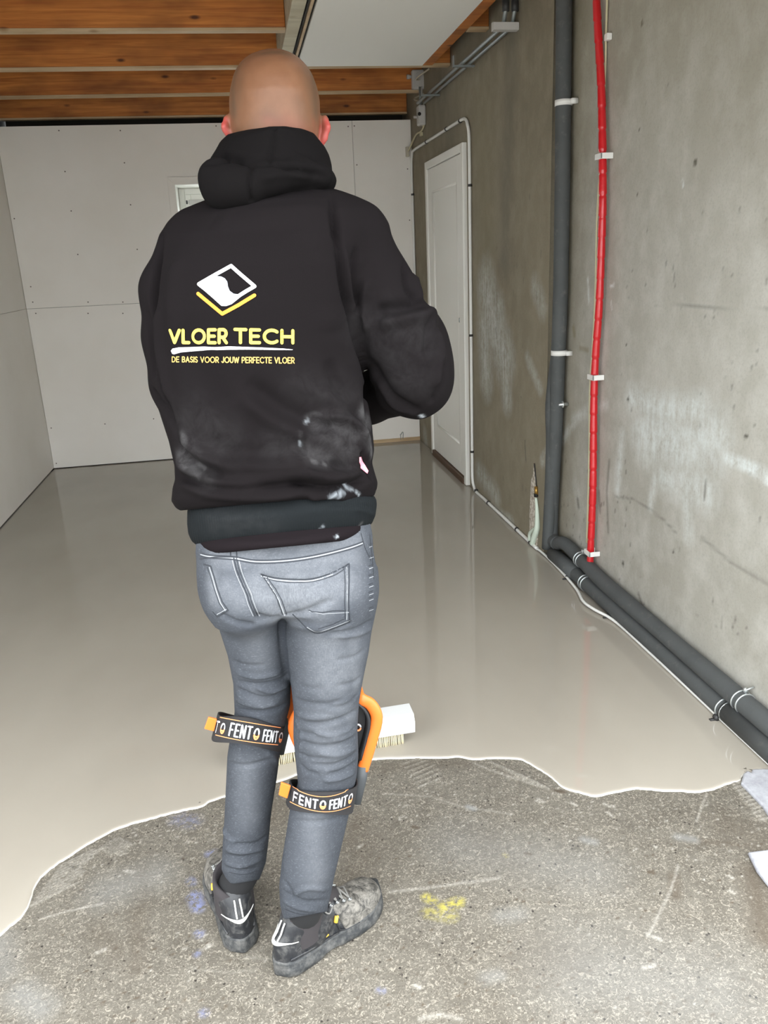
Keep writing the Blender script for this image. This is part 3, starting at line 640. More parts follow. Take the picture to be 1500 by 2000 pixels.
# dark insulated vertical pipes
def vpipe():
    R_ = .034
    def q(x, y, off): p = on(x, y, 0, XN-off); return p
    pts = [(1102, -40), (1101, 100), (1100, 200), (1099, 330), (1097, 450), (1095, 560), (1092, 660), (1090, 690), (1088, 760), (1084, 860), (1079, 960), (1077, 1030)]
    r = empty('insulated_pipe', (XN-.04, 3.4, 0), 'thick dark foam-insulated pipe running straight up the concrete wall', 'pipe')
    P = [q(x, y, .045) for x, y in pts]; P = [np.array([XN-.045, p[1]+(0 if i else 0), p[2]]) for i, p in enumerate(P)]
    P[-1][2] = .13
    path = spline(P+[np.array([XN-.046, 3.52, .105])], 5)
    b = MB(); b.tube(path, R_, 18); b.build('foam_sleeve', M['insul'], r)
    for (x, y) in ((1101, 201), (1092, 689)):
        c = q(x, y, .045); b = MB(); b.tube([(XN-.045, c[1], c[2]-.011), (XN-.045, c[1], c[2]+.011)], R_+.004, 18); b.box((XN-.03, c[1]-R_-.02, c[2]-.010), (XN-.002, c[1]-R_+.01, c[2]+.010)); b.build('pipe_clip', M['white_plastic'], r)
    c = q(1101, 789, .02); b = MB(); b.tube([(XN-.002, c[1]-.01, c[2]), (XN-.05, c[1]-.01, c[2])], .008, 8); b.tube([(XN-.028, c[1]-.01, c[2]), (XN-.034, c[1]-.01, c[2])], .017, 8); b.build('wall_bolt', M['zinc'], r)
    pts2 = [(1098, 560), (1094, 650), (1086, 710), (1077, 790), (1078, 860), (1075, 960), (1070, 1040)]
    r2 = empty('insulated_pipe', (XR-.02, 3.5, 0), 'second dark insulated pipe tucked behind and left of the straight one', 'pipe')
    P = [on(x, y, 1, 3.595) for x, y in pts2]; P[-1][2] = .055
    # keep it tucked at the corner of the set-back wall
    P = [np.array([min(p[0], XN-.032), 3.595, p[2]]) for i, p in enumerate(P)]
    b = MB(); b.tube(spline(P, 5), .029, 16); b.build('foam_sleeve', M['insul'], r2)
vpipe()
# floor pipes
def fpipes():
    specs = [('dark insulated pipe lying along the wall base, the upper of two', [(XN-.046, 3.52, .105), (XN-.044, 3.46, .130), (XN-.040, 3.38, .132), (XN-.037, 3.25, .118), (XN-.036, 3.0, .101), (XN-.035, 2.7, .099), (XN-.035, 2.4, .099), (XN-.035, 2.0, .099), (XN-.035, 1.5, .099)],   .032, (3.24, 1.99)),
             ('dark insulated pipe lying along the wall base, the lower of two', [(XN-.055, 3.54, .045), (XN-.053, 3.45, .043), (XN-.051, 3.2, .041), (XN-.050, 2.8, .040), (XN-.050, 2.4, .040), (XN-.050, 2.0, .040), (XN-.050, 1.5, .040)],   .033, (3.17, 2.08))]
    for lab, P, rr, cl in specs:
        r = empty('insulated_pipe', (P[3][0], 2.6, .06), lab, 'pipe')
        sp_ = spline(P, 8); b = MB(); rad = [rr*(1+.04*math.sin(7*p[1])) for p in sp_]
        b.tube(sp_, rad, 18); b.build('foam_sleeve', M['insul'], r)
        if rr > .0325:
            b = MB(); b.tube([(P[0][0], 3.545, .044), (P[0][0]+.003, 3.27, .042)], rr+.003, 18); b.build('joint_sleeve', M['insul'], r)
            b = MB(); b.tube([(P[0][0]+.005, 2.05, .040), (P[0][0]+.005, 1.4, .040)], rr+.004, 18); b.build('joint_sleeve', M['insul'], r)
        for y in cl:
            pc = min(sp_, key=lambda p: abs(p[1]-y)); b = MB()
            for dy in (-.012, .012):
                ring = [(pc[0]+(rr+.002)*math.cos(a), pc[1]+dy, pc[2]+(rr+.002)*math.sin(a)) for a in np.linspace(.2, math.pi+1.2, 16)]
                b.tube(ring, .0028, 6)
            b.tube([(pc[0]+.006, pc[1], pc[2]+rr-.004), (pc[0]+.004, pc[1]+.004, pc[2]+rr+.016)], .006, 8)
            b.tube([(pc[0], pc[1], pc[2]+rr+.008), (min(pc[0]+.050, XN-.006), pc[1]-.004, pc[2]+rr+.020)], .0032, 6)
            b.build('wire_clamp', M['zinc'], r)
fpipes()
# red spiral conduit
def red():
    r = empty('red_conduit', (XN-.03, 3, .2), 'red corrugated conduit running vertically up the concrete wall', 'conduit')
    off = .030
    pts = [(1163, -40), (1168, 60), (1174, 160), (1176, 240), (1177, 305), (1177, 400), (1174, 500), (1170, 600), (1163, 700), (1160, 780), (1159, 880), (1158, 960), (1155, 1040), (1153, 1085), (1152, 1118)]
    P = [WN(x, y, off) for x, y in pts]; path = spline(P, 14); b = MB()
    # resample and pinch at regular overlaps
    L = np.concatenate([[0], np.cumsum([np.linalg.norm(path[i+1]-path[i]) for i in range(len(path)-1)])]); n = 330
    Q = [np.array([np.interp(s, L, [p[k] for p in path]) for k in range(3)]) for s in np.linspace(0, L[-1], n)]
    rad = []
    for i in range(n):
        ph = (i % 11)/11; rad.append(.0152+.0016*ph-(.0034 if ph > .85 else 0))
    b.tube(Q, rad, 14); b.build('tube', M['red'], r)
    for (x, y) in ((1177, 306), (1161, 736), (1154, 1078)):
        c = WN(x, y, off); b = MB(); h = .011
        V = []
        prof = [(.018, -.020), (.002, -.034), (.002, -.026), (.022, -.024)]
        b.box((c[0]-.024, c[1]-.036, c[2]-h), (c[0]-.017, c[1]+.022, c[2]+h)); b.box((c[0]-.024, c[1]+.017, c[2]-h), (XN-.002, c[1]+.022, c[2]+h)); b.box((c[0]-.024, c[1]-.036, c[2]-h), (XN-.002, c[1]-.030, c[2]+h))
        b.build('pipe_clip', M['white_plastic'], r, smooth=False, bevel=.002)
    b = MB(); pts = [(1187, -40), (1184, 60), (1182, 140), (1177, 260), (1172, 330), (1166, 430), (1163, 560), (1159, 650), (1152, 760), (1151, 860), (1149, 960), (1146, 1060)]
    b.tube(px_path(pts, .008, WN), .0042, 8); o = b.build('thin_cable', M['cream_wire']); tag(o, 'thin cream cable running up the wall behind the red conduit', 'cable')
    b = MB(); c = WN(1187, 73, .01); b.box((c[0]-.012, c[1]-.02, c[2]-.012), (XN-.001, c[1]+.008, c[2]+.012)); o = b.build('cable_clip', M['white_plastic'], smooth=False, bevel=.003); tag(o, 'small white clip on the thin cable, high right of the red conduit', 'clip')
red()
# chipped plaster and foam by the floor
def foam():
    def q(x, y, o=0.0): return WR(x, y, o)
    out = [(1042, 905), (1046, 930), (1049, 960), (1050, 1000), (1052, 1040), (1049, 1066), (1038, 1052), (1034, 1035), (1034, 1000), (1036, 960), (1037, 938), (1042, 925)]
    V = []; n = len(out)
    for (x, y) in out: V.append(q(x, y, .001))
    for (x, y) in out: c = q(1043, y); p = q(x, y, .006); V.append(p*.8+np.array([XR-.007, c[1], c[2]])*.2)
    F = [(i, (i+1) % n, n+(i+1) % n, n+i) for i in range(n)]+[tuple(range(n, 2*n))]
    b = MB(); b.add(V, F); o = b.build('plaster_chip', M['chip'], smooth=False); tag(o, 'ragged strip of chipped pale plaster low on the concrete wall', 'chipped plaster')
    b = MB(); b.tube(spline([q(1047, 972, .008), q(1049, 1000, .010), q(1049, 1030, .012), q(1044, 1048, .014), q(1040, 1062, .013)], 6), [.006+.010*min(1, i/14) for i in range(25)], 10)
    b.tube(spline([q(1048, 1030, .010), q(1035, 1042, .016), q(1036, 1062, .010)], 6), .010, 8)
    o = b.build('sealing_foam', M['foam']); tag(o, 'pale green lump of sealing foam dripping onto the white conduit', 'foam')
    b = MB(); b.tube([q(1047, 950, .006), q(1048, 966, .006)], .010, 10); b.tube([q(1047, 964, .008), q(1047, 970, .008)], .012, 8, 1); o = b.build('pipe_stub', [M['brass'], M['dark_hole']]); tag(o, 'small brass pipe stub poking out of the chipped plaster', 'pipe stub')
    b = MB(); b.tube([q(1044, 905, .003), q(1046, 930, .004), q(1048, 950, .004)], .0025, 6); o = b.build('loose_wire', M['black_clip']); tag(o, 'thin dark wire above the brass pipe stub', 'wire')
    for (x, y0, y1, h) in ((782, 848, 859, 0), (786, 844, 858, 1)):
        a = W(x, y0, YB-.012); c = W(x+1, y1, YB-.012); b = MB(); b.tube([a, c] if not h else spline([a-[.012, 0, .02], a, a+[.006, 0, -.01], c], 4), .0025, 6); o = b.build('wire_stub', M['steel']); tag(o, ['thin bare wire standing at the foot of the back wall, left one', 'hooked bare wire standing at the foot of the back wall'][h], 'wire')
foam()
# grey chips at the right
def chips():
    out = [(1452, 1512), (1459, 1506), (1467, 1510), (1470, 1503), (1490, 1502), (1530, 1504), (1560, 1560), (1520, 1620), (1489, 1574), (1462, 1545), (1447, 1530)]
    for out, lab in ((out, 'pale grey flat slab piece at the right edge of the wet screed'), ([(1461, 1665), (1500, 1660), (1540, 1690), (1540, 1760), (1500, 1728), (1478, 1700)], 'lilac-grey flat stone piece lying near the right wall, closest to the camera')):
        pts = [FL(x, y, .008)[:2] for x, y in out]; pts = [p if p[0] < XN-.006 else np.array([XN-.006, p[1]]) for p in pts]
        b = MB(); n = len(pts); c = sum(pts)/n
        V = [(p[0], p[1], .001) for p in pts]+[(p[0], p[1], .009) for p in pts]+[(p[0]*.9+c[0]*.1, p[1]*.9+c[1]*.1, .012) for p in pts]
        F = [(i, (i+1) % n, n+(i+1) % n, n+i) for i in range(n)]+[(n+i, n+(i+1) % n, 2*n+(i+1) % n, 2*n+i) for i in range(n)]+[tuple(range(2*n, 3*n)), tuple(range(n-1, -1, -1))]
        b.add(V, F); o = b.build('stone_chip', M['sheet'], smooth=False, bevel=.002); tag(o, lab, 'stone chip')
chips()
# PERSON_BELOW
# ================================================================== PERSON: implicit-surface modelling tools
BIG = 1.0
class Field:
    def __init__(s, lo, hi, h):
        s.h = h; s.lo = np.array(lo, float); n = np.ceil((np.array(hi)-s.lo)/h).astype(int)+1; s.n = n
        s.F = np.full(tuple(n), BIG, np.float32)
        s.ax = [(s.lo[i]+np.arange(n[i])*h).astype(np.float32) for i in range(3)]
    def _sub(s, lo, hi, pad):
        a = np.clip(np.floor((np.array(lo)-pad-s.lo)/s.h).astype(int), 0, s.n-1); b = np.clip(np.ceil((np.array(hi)+pad-s.lo)/s.h).astype(int)+1, 1, s.n)
        sl = tuple(slice(a[i], b[i]) for i in range(3))
        X = s.ax[0][sl[0]][:, None, None]; Y = s.ax[1][sl[1]][None, :, None]; Z = s.ax[2][sl[2]][None, None, :]
        return sl, X, Y, Z
    def merge(s, sl, d, k, mode='add'):
        A = s.F[sl]
        if mode == 'sub': d = -d
        if k > 0:
            if mode == 'add': h = np.clip(.5+.5*(A-d)/k, 0, 1); s.F[sl] = A*(1-h)+d*h-k*h*(1-h)
            else: h = np.clip(.5-.5*(A-d)/k, 0, 1); s.F[sl] = A*(1-h)+d*h+k*h*(1-h)
        else: s.F[sl] = np.minimum(A, d) if mode == 'add' else np.maximum(A, d)
    def cone(s, a, b, ra, rb, k=.02, mode='add', sq=None):
        a = np.array(a, float); b = np.array(b, float); R = max(ra, rb)
        sl, X, Y, Z = s._sub(np.minimum(a, b)-R, np.maximum(a, b)+R, k+2.5*s.h)
        d = b-a; L = (d*d).sum()+1e-9
        t = np.clip(((X-a[0])*d[0]+(Y-a[1])*d[1]+(Z-a[2])*d[2])/L, 0, 1)
        dd = np.sqrt((X-a[0]-t*d[0])**2+(Y-a[1]-t*d[1])**2+(Z-a[2]-t*d[2])**2)-(ra+(rb-ra)*t)
        s.merge(sl, dd, k, mode)
    def chain(s, pts, rs, k=.02, mode='add'):
        for i in range(len(pts)-1): s.cone(pts[i], pts[i+1], rs[i], rs[i+1], k, mode)
    def ell(s, c, r, k=.02, mode='add', R=None):
        c = np.array(c, float); r = np.array(r, float); m = r.max()
        sl, X, Y, Z = s._sub(c-m, c+m, k+2.5*s.h)
        X = X-c[0]; Y = Y-c[1]; Z = Z-c[2]
        if R is not None:
            X, Y, Z = (R[0][0]*X+R[1][0]*Y+R[2][0]*Z), (R[0][1]*X+R[1][1]*Y+R[2][1]*Z), (R[0][2]*X+R[1][2]*Y+R[2][2]*Z)
        k0 = np.sqrt((X/r[0])**2+(Y/r[1])**2+(Z/r[2])**2); k1 = np.sqrt((X/r[0]**2)**2+(Y/r[1]**2)**2+(Z/r[2]**2)**2)+1e-6
        s.merge(sl, k0*(k0-1)/k1, k, mode)
    # loft whose rings are given as image rows: (row, left, right, Ycentre, halfdepth); rings follow the sight line of the row
    def loft(s, rows, k=.02, mode='add', grow=0.0, scale=1.0, ex=2.0, cap=True):
        R = []
        for (py, xl, xr, yc, b) in rows:
            c = W((xl+xr)/2, py, yc); e = W(xr, py, yc); a = (e[0]-c[0])*scale+grow; R.append((c[2], c[0], a, yc, max(.01, b*scale+grow)))
        R.sort(key=lambda q: q[0]); R = np.array(R); yref = R[:, 3].mean()
        zs, cx, a, yc, b = R.T
        zmin, zmax = zs[0], zs[-1]
        lo = np.array([(cx-a).min(), (yc-b).min(), zmin-.12]); hi = np.array([(cx+a).max(), (yc+b).max(), zmax+.12])
        sl, X, Y, Z = s._sub(lo, hi, k+2.5*s.h)
        Zp = CAMH+(Z-CAMH)*(yref/np.maximum(Y, .3))
        Zp = Zp + X*0
        # roll correction: rows are tilted by the camera roll
        f = lambda arr: np.interp(Zp, zs, arr).astype(np.float32)
        A = f(a); B = f(b); u = np.abs((X-f(cx))/A); v = np.abs((Y-f(yc))/B)
        if ex == 2.0:
            k0 = np.sqrt(u*u+v*v); k1 = np.sqrt((u/A)**2+(v/B)**2)+1e-6; d = k0*(k0-1)/k1
        else:
            q = (u**ex+v**ex)**(1/ex); d = (q-1)*np.minimum(A, B)
        if cap:
            dz = np.maximum(Zp-zmax, zmin-Zp); d = np.where(dz > -.02, np.maximum(d, dz), d)
        s.merge(sl, d, k, mode)
    def nets(s, name):
        F = s.F; h = s.h; ins = F < 0; c = []
        n = F.shape; cs = tuple(i-1 for i in n); cnt = np.zeros(cs, np.int8); offs = [(i, j, k) for i in (0, 1) for j in (0, 1) for k in (0, 1)]
        for (i, j, k) in offs: cnt += ins[i:i+cs[0], j:j+cs[1], k:k+cs[2]]
        m = (cnt > 0) & (cnt < 8); I = np.argwhere(m); idx = np.full(cs, -1, np.int64); idx[m] = np.arange(len(I))
        val = {o: F[I[:, 0]+o[0], I[:, 1]+o[1], I[:, 2]+o[2]] for o in offs}
        acc = np.zeros((len(I), 3)); num = np.zeros(len(I))
        for o in offs:
            for ax in range(3):
                if o[ax] == 0:
                    p = list(o); p[ax] = 1; p = tuple(p); a = val[o]; b = val[p]; cr = (a < 0) != (b < 0)
                    t = np.where(cr, a/(a-b+1e-12), 0); q = np.tile(np.array(o, float), (len(I), 1)); q[:, ax] += t
                    acc += q*cr[:, None]; num += cr
        V = s.lo+(I+acc/num[:, None])*h
        Fa = []
        for ax in range(3):
            a1, a2 = (ax+1) % 3, (ax+2) % 3
            sl0 = [slice(1, n[i]-1) for i in range(3)]; sl0[ax] = slice(0, n[ax]-1); sl1 = list(sl0); sl1[ax] = slice(1, n[ax])
            A = ins[tuple(sl0)]; B = ins[tuple(sl1)]; E = np.argwhere(A != B); sgn = A[tuple(E.T)]
            E = E + np.array([0 if i == ax else 1 for i in range(3)])
            def g(d1, d2):
                q = E.copy(); q[:, a1] -= d1; q[:, a2] -= d2; return idx[tuple(q.T)]
            f = np.stack([g(1, 1), g(0, 1), g(0, 0), g(1, 0)], 1); f[~sgn] = f[~sgn][:, ::-1]; Fa.append(f)
        Fq = np.concatenate(Fa); Fq = Fq[(Fq >= 0).all(1)]
        return Surf(V, Fq)
class Surf:
    def __init__(s, V, F): s.V = np.array(V, float); s.F = F; s.gain = 1.0
    def smooth(s, it=2, lam=.5):
        E = np.concatenate([s.F[:, [0, 1]], s.F[:, [1, 2]], s.F[:, [2, 3]], s.F[:, [3, 0]]]); n = len(s.V)
        a = np.concatenate([E[:, 0], E[:, 1]]); b = np.concatenate([E[:, 1], E[:, 0]]); deg = np.bincount(a, minlength=n)+1e-9
        for _ in range(it):
            for L in (lam, -lam*1.02):
                M_ = np.stack([np.bincount(a, s.V[b, i], minlength=n)/deg for i in range(3)], 1); s.V += L*(M_-s.V)*(deg > 1)[:, None]
        return s
    def normals(s):
        a, b, c, d = (s.V[s.F[:, i]] for i in range(4)); nf = np.cross(c-a, d-b); N = np.zeros_like(s.V)
        for i in range(4):
            for k in range(3): N[:, k] += np.bincount(s.F[:, i], nf[:, k], minlength=len(s.V))
        return N/(np.linalg.norm(N, axis=1)[:, None]+1e-12)
    def bvh(s):
        s._b = BVHTree.FromPolygons([tuple(v) for v in s.V], [tuple(int(i) for i in f) for f in s.F]); return s._b
    def hit(s, px, py, off=0.0):
        d = ray(px, py); d = d/np.linalg.norm(d); h = s._b.ray_cast(Vector(CP), Vector(d))
        if h[0] is None: return None
        p = np.array(h[0]); n = np.array(h[1]); 
        if n@d > 0: n = -n
        return p+n*off, n
    def near(s, px, py, off=0.0):
        h = s.hit(px, py, off)
        if h: return h
        return None
    def fold(s, strokes):
        """strokes: (pixel points, width m, amplitude m[, sharp]) pressed into the surface along the normal"""
        N = s.normals(); D = np.zeros(len(s.V)); facing = (N @ FW) < .35
        for st in strokes:
            pts, w, amp = st[:3]; P = spline([(x, y, 0) for x, y in pts], 5); Q = []
            for p in P:
                h = s.hit(p[0], p[1])
                if h: Q.append(h[0])
            if len(Q) < 2: continue
            Q = np.array(Q); lo = Q.min(0)-3*w; hi = Q.max(0)+3*w
            I = np.where(((s.V > lo) & (s.V < hi)).all(1) & facing)[0]
            if not len(I): continue
            P3 = s.V[I]; best = np.full(len(I), 9.0); bt = np.zeros(len(I)); m = len(Q)-1
            for i in range(m):
                A, B = Q[i], Q[i+1]; d = B-A
                tt = np.clip(((P3-A)@d)/((d*d).sum()+1e-12), 0, 1); dist = np.sqrt((((A+tt[:, None]*d)-P3)**2).sum(1)); u = dist < best
                best[u] = dist[u]; bt[u] = (i+tt[u])/m
            taper = np.clip(np.minimum(bt, 1-bt)*5+.15, 0, 1) if len(st) < 4 else 1.0
            D[I] += amp*s.gain*taper*np.exp(-(best/w)**2)
        s.V += N*D[:, None]; return s
    def obj(s, name, mat, parent):
        me = bpy.data.meshes.new(name); n = len(s.V); nf = len(s.F)
        me.vertices.add(n); me.vertices.foreach_set('co', s.V.astype(np.float32).ravel())
        me.loops.add(nf*4); me.loops.foreach_set('vertex_index', s.F.astype(np.int32).ravel())
        me.polygons.add(nf); me.polygons.foreach_set('loop_start', np.arange(0, nf*4, 4, dtype=np.int32))
        me.update(calc_edges=True); me.validate()
        return link(name, me, mat, parent)
    def paint(s, strokes_by_channel, name='paint'):
        ch = [np.zeros(len(s.V)) for _ in range(3)]
        for k, lst in enumerate(strokes_by_channel):
            for st in lst:
                pts, w, amt = st[:3]; P = spline([(x, y, 0) for x, y in pts], 4) if len(pts) > 1 else [np.array((*pts[0], 0))]; Q = [h[0] for h in (s.hit(p[0], p[1]) for p in P) if h]
                if not Q: continue
                Q = np.array(Q)
                if len(Q) == 1: Q = np.vstack([Q, Q+1e-5])
                lo = Q.min(0)-2.5*w; hi = Q.max(0)+2.5*w; I = np.where(((s.V > lo) & (s.V < hi)).all(1))[0]; best = np.full(len(I), 9.0)
                for A, B in zip(Q[:-1], Q[1:]):
                    d = B-A; tt = np.clip(((s.V[I]-A)@d)/((d*d).sum()+1e-12), 0, 1); best = np.minimum(best, np.sqrt((((A+tt[:, None]*d)-s.V[I])**2).sum(1)))
                v = amt*np.exp(-(best/w)**2); ch[k][I] = np.maximum(ch[k][I], v)
        s.ch = ch; return s

# surface-hugging stroke printing
def stroke_print(name, surf, strokes, mt, parent, off=.0012, caps=True, thick=0.0):
    """strokes: (pixel pts, width in metres). Rounded ribbons that follow the surface."""
    V = []; F = []
    for pts, w in strokes:
        P = []
        for (a, b) in zip(pts[:-1], pts[1:]):
            n = max(1, int(math.hypot(b[0]-a[0], b[1]-a[1])/2.5))
            for i in range(n): P.append((a[0]+(b[0]-a[0])*i/n, a[1]+(b[1]-a[1])*i/n))
        P.append(pts[-1]); Q = [surf.hit(x, y, off) for x, y in P]; Q = [q for q in Q if q]
        if len(Q) < 2: continue
        pos = np.array([q[0] for q in Q]); nor = np.array([q[1] for q in Q])
        ks = np.array([1, 1, 1])/3
        if len(nor) > 4: nor = np.stack([np.convolve(np.pad(nor[:, i], 1, 'edge'), ks, 'valid') for i in range(3)], 1)
        nor /= np.linalg.norm(nor, axis=1)[:, None]
        for i in range(len(pos)-1):
            t = pos[i+1]-pos[i]; L = np.linalg.norm(t)
            if L < 1e-6 or L > .03: continue
            t /= L; s0 = np.cross(nor[i], t); s1 = np.cross(nor[i+1], t); s0 /= np.linalg.norm(s0); s1 /= np.linalg.norm(s1); b = len(V)
            V += [pos[i]+s0*w/2, pos[i]-s0*w/2, pos[i+1]-s1*w/2, pos[i+1]+s1*w/2]; F.append((b, b+1, b+2, b+3))
        # round joints
        if caps:
            key = {0, len(pos)-1} | {i for i in range(len(pos)) if i % 1 == 0}
            for i in key:
                n_ = nor[i]; a = np.cross(n_, [0.3, .2, 1]); a /= np.linalg.norm(a); c = np.cross(n_, a); b = len(V)
                V += [pos[i]+(a*math.cos(x)+c*math.sin(x))*w/2 for x in np.linspace(0, 2*math.pi, 11)[:-1]]; F.append(tuple(range(b, b+10)))
    me = mesh_np(name, V, F); o = link(name, me, mt, parent, smooth=False)
    return o
def fill_print(name, surf, outline, mt, parent, off=.0012, step=4.0):
    o = [np.array(p, float) for p in outline]; x0, y0 = np.min(o, 0); x1, y1 = np.max(o, 0); pts = list(o)
    def inside(p):
        c = False; n = len(o)
        for i in range(n):
            a, b = o[i], o[(i+1) % n]
            if (a[1] > p[1]) != (b[1] > p[1]) and p[0] < (b[0]-a[0])*(p[1]-a[1])/(b[1]-a[1])+a[0]: c = not c
        return c
    for x in np.arange(x0+step/2, x1, step):
        for y in np.arange(y0+step/2, y1, step):
            if inside((x, y)) and min(np.hypot(*(q-(x, y))) for q in o) > step*.35: pts.append(np.array([x, y]))
    r = mgeo.delaunay_2d_cdt([Vector(p) for p in pts], [], [list(range(len(o)))], 1, 1e-6)
    V = []; ok = []
    for v in r[0]:
        h = surf.hit(v[0], v[1], off); ok.append(h is not None); V.append(h[0] if h else CP)
    F = [tuple(f) for f in r[2] if all(ok[i] for i in f)]
    return link(name, mesh_np(name, V, F), mt, parent, smooth=False)

# stroke alphabet: unit box, x 0..w, y 0 (top) .. 1 (bottom)
def arc(cx, cy, rx, ry, a0, a1, n=14): return [(cx+rx*math.cos(math.radians(a0+(a1-a0)*i/n)), cy+ry*math.sin(math.radians(a0+(a1-a0)*i/n))) for i in range(n+1)]
GL = {
 'V': (.78, [[(0, 0), (.39, 1), (.78, 0)]]), 'L': (.52, [[(0, 0), (0, 1), (.52, 1)]]), 'O': (1.0, [arc(.5, .5, .5, .5, 0, 360, 26)]),
 'E': (.58, [[(.58, 0), (0, 0), (0, 1), (.58, 1)], [(0, .5), (.5, .5)]]), 'R': (.62, [[(0, 1), (0, 0), (.34, 0)]+arc(.34, .29, .26, .29, -90, 90, 10)+[(0, .58)], [(.3, .58), (.62, 1)]]),
 'T': (.72, [[(0, 0), (.72, 0)], [(.36, 0), (.36, 1)]]), 'C': (.84, [arc(.5, .5, .5, .5, -48, -312, 22)]), 'H': (.72, [[(0, 0), (0, 1)], [(.72, 0), (.72, 1)], [(0, .5), (.72, .5)]]),
 'D': (.72, [[(0, 0), (0, 1), (.26, 1)]+arc(.26, .5, .44, .5, 90, -90, 14)+[(0, 0)]]), 'B': (.6, [[(0, .5), (.32, .5)]+arc(.32, .25, .24, .25, 90, -90, 8)+[(0, 0), (0, 1), (.34, 1)]+arc(.34, .75, .26, .25, 90, -90, 8)]),
 'A': (.78, [[(0, 1), (.39, 0), (.78, 1)], [(.16, .66), (.62, .66)]]), 'S': (.56, [arc(.29, .27, .26, .27, -35, -200, 10)+[(.1, .43), (.46, .57)]+arc(.28, .73, .27, .27, -15, 150, 10)]),
 'I': (0.0, [[(0, 0), (0, 1)]]), 'J': (.44, [[(.44, 0), (.44, .72)]+arc(.22, .72, .22, .28, 0, 160, 8)]), 'U': (.66, [[(0, 0), (0, .66)]+arc(.33, .66, .33, .34, 180, 0, 10)+[(.66, 0)]]),
 'W': (1.1, [[(0, 0), (.27, 1), (.55, .1), (.83, 1), (1.1, 0)]]), 'P': (.58, [[(0, 1), (0, 0), (.3, 0)]+arc(.3, .29, .28, .29, -90, 90, 10)+[(0, .58)]]), 'F': (.54, [[(.54, 0), (0, 0), (0, 1)], [(0, .5), (.46, .5)]]),
 'N': (.7, [[(0, 1), (0, 0), (.7, 1), (.7, 0)]]), ' ': (.22, [])}
def layout(text, gap):
    out = []; x = 0
    for ch in text: w, st = GL[ch]; out.append((ch, x, st, w)); x += w+gap
    return out, x-gap
def text_strokes(text, gap, mp, width):
    """mp(u, v) -> pixel; u in 0..1 along the line, v in 0..1 down the letter"""
    lay, tot = layout(text, gap); res = []
    for ch, x, st, w in lay:
        for s_ in st: res.append(([mp((x+p[0])/tot, p[1]) for p in s_], width))
    return res

# ------------------------------------------------------------------ person materials
m = M['skin'] = mat('skin', rough=.45); t = NT(m)
a = t.sep(t.attr('paint').outputs['Color']); n = t.noise(t.scale(1, 1, 1), 40, 4, .6); n2 = t.noise(t.scale(1, 1, 1), 700, 2, .5)
c = t.mix(t.ramp(n, (.35, 0.), (.7, 1.)), (.118, .054, .027), (.140, .066, .034))
c = t.mix(t.math('MULTIPLY', a[1], t.ramp(n2, (.3, .8), (.6, 1.))), c, (.050, .037, .023)); c = t.mix(a[0], c, (.30, .050, .042))
t.col(c); t.b.inputs['Specular IOR Level'].default_value = .28; t.b.inputs['Subsurface Weight'].default_value = .10; t.b.inputs['Subsurface Scale'].default_value = .02; t.b.inputs['Subsurface Radius'].default_value = (1, .35, .2); t.bump(n2, .05, .001)
def cloth(name, col, dust=(.075, .073, .074), rough=.95, sc=900, bs=.12):
    m = M[name] = mat(name, rough=rough); t = NT(m); a = t.sep(t.attr('paint').outputs['Color'])
    n = t.noise(t.scale(1, 1, 1), sc, 2, .5); n2 = t.noise(t.scale(1, 1, 1), 26, 6, .75, .6)
    c = t.mix(n, tuple(x*.8 for x in col), tuple(x*1.2 for x in col))
    c = t.mix(t.math('MULTIPLY', a[0], t.ramp(n2, (.35, .15), (.65, 1.))), c, dust); c = t.mix(t.math('MULTIPLY', a[1], .8), c, (.34, .37, .40))
    t.col(c); t.bump(n, bs, .0015); t.b.inputs['Specular IOR Level'].default_value = .06
    return t
cloth('hoodie', (.0062, .0050, .0054)); cloth('hood_cloth', (.0042, .0036, .0037)); cloth('tshirt', (.008, .006, .007))
t = cloth('rib', (.0085, .010, .011)); w_ = t.n.new('ShaderNodeTexWave'); t.l.new(t.pos, w_.inputs[0]); w_.bands_direction = 'X'; w_.inputs['Scale'].default_value = 70; t.bump(w_.outputs[1], .35, .002)
m = M['denim'] = mat('grey_denim', rough=.9); t = NT(m); a = t.sep(t.attr('paint').outputs['Color'])
v1 = t.noise(t.scale(9, 9, 1), 95, 3, .65); v2_ = t.noise(t.scale(1, 1, 3), 160, 2, .6); md = t.noise(t.scale(1, 1, 1), 16, 5, .7); fn = t.noise(t.scale(1, 1, 1), 60, 4, .7)
c = t.mix(t.ramp(md, (.3, 0.), (.7, 1.)), (.036, .040, .047), (.055, .060, .070))
c = t.mix(t.math('MULTIPLY', a[0], t.ramp(fn, (.3, .65), (.65, 1.))), c, (.185, .193, .21))
c = t.mix(t.ramp(v1, (.35, .55), (.62, 0.)), c, (.06, .066, .078)); c = t.mix(t.ramp(v2_, (.55, 0.), (.75, .22)), c, (.22, .235, .26))
c = t.mix(a[1], c, (.045, .050, .062)); t.col(c); t.bump(v1, .12, .001); t.b.inputs['Specular IOR Level'].default_value = .08
M['seam_dark'] = mat('seam_thread_dark', (.018, .021, .027), .9); M['seam_light'] = mat('seam_edge_pale', (.25, .26, .275), .9)
M['print_white'] = mat('print_white', (.58, .58, .60), .7); M['print_silver'] = mat('print_silver', (.37, .39, .47), .7)
M['print_yellow'] = mat('print_yellow', (.58, .44, .06), .7); M['print_orange'] = mat('print_orange', (.50, .19, .012), .7); M['print_gold'] = mat('print_gold', (.46, .29, .07), .7)
M['label_pink'] = mat('label_pink', (.78, .26, .32), .7)
M['orange'] = mat('orange_plastic', (.80, .17, .025), .38); M['pad_black'] = mat('pad_black', (.014, .014, .016), .6); M['pad_grey'] = mat('pad_grey', (.050, .055, .060), .55)
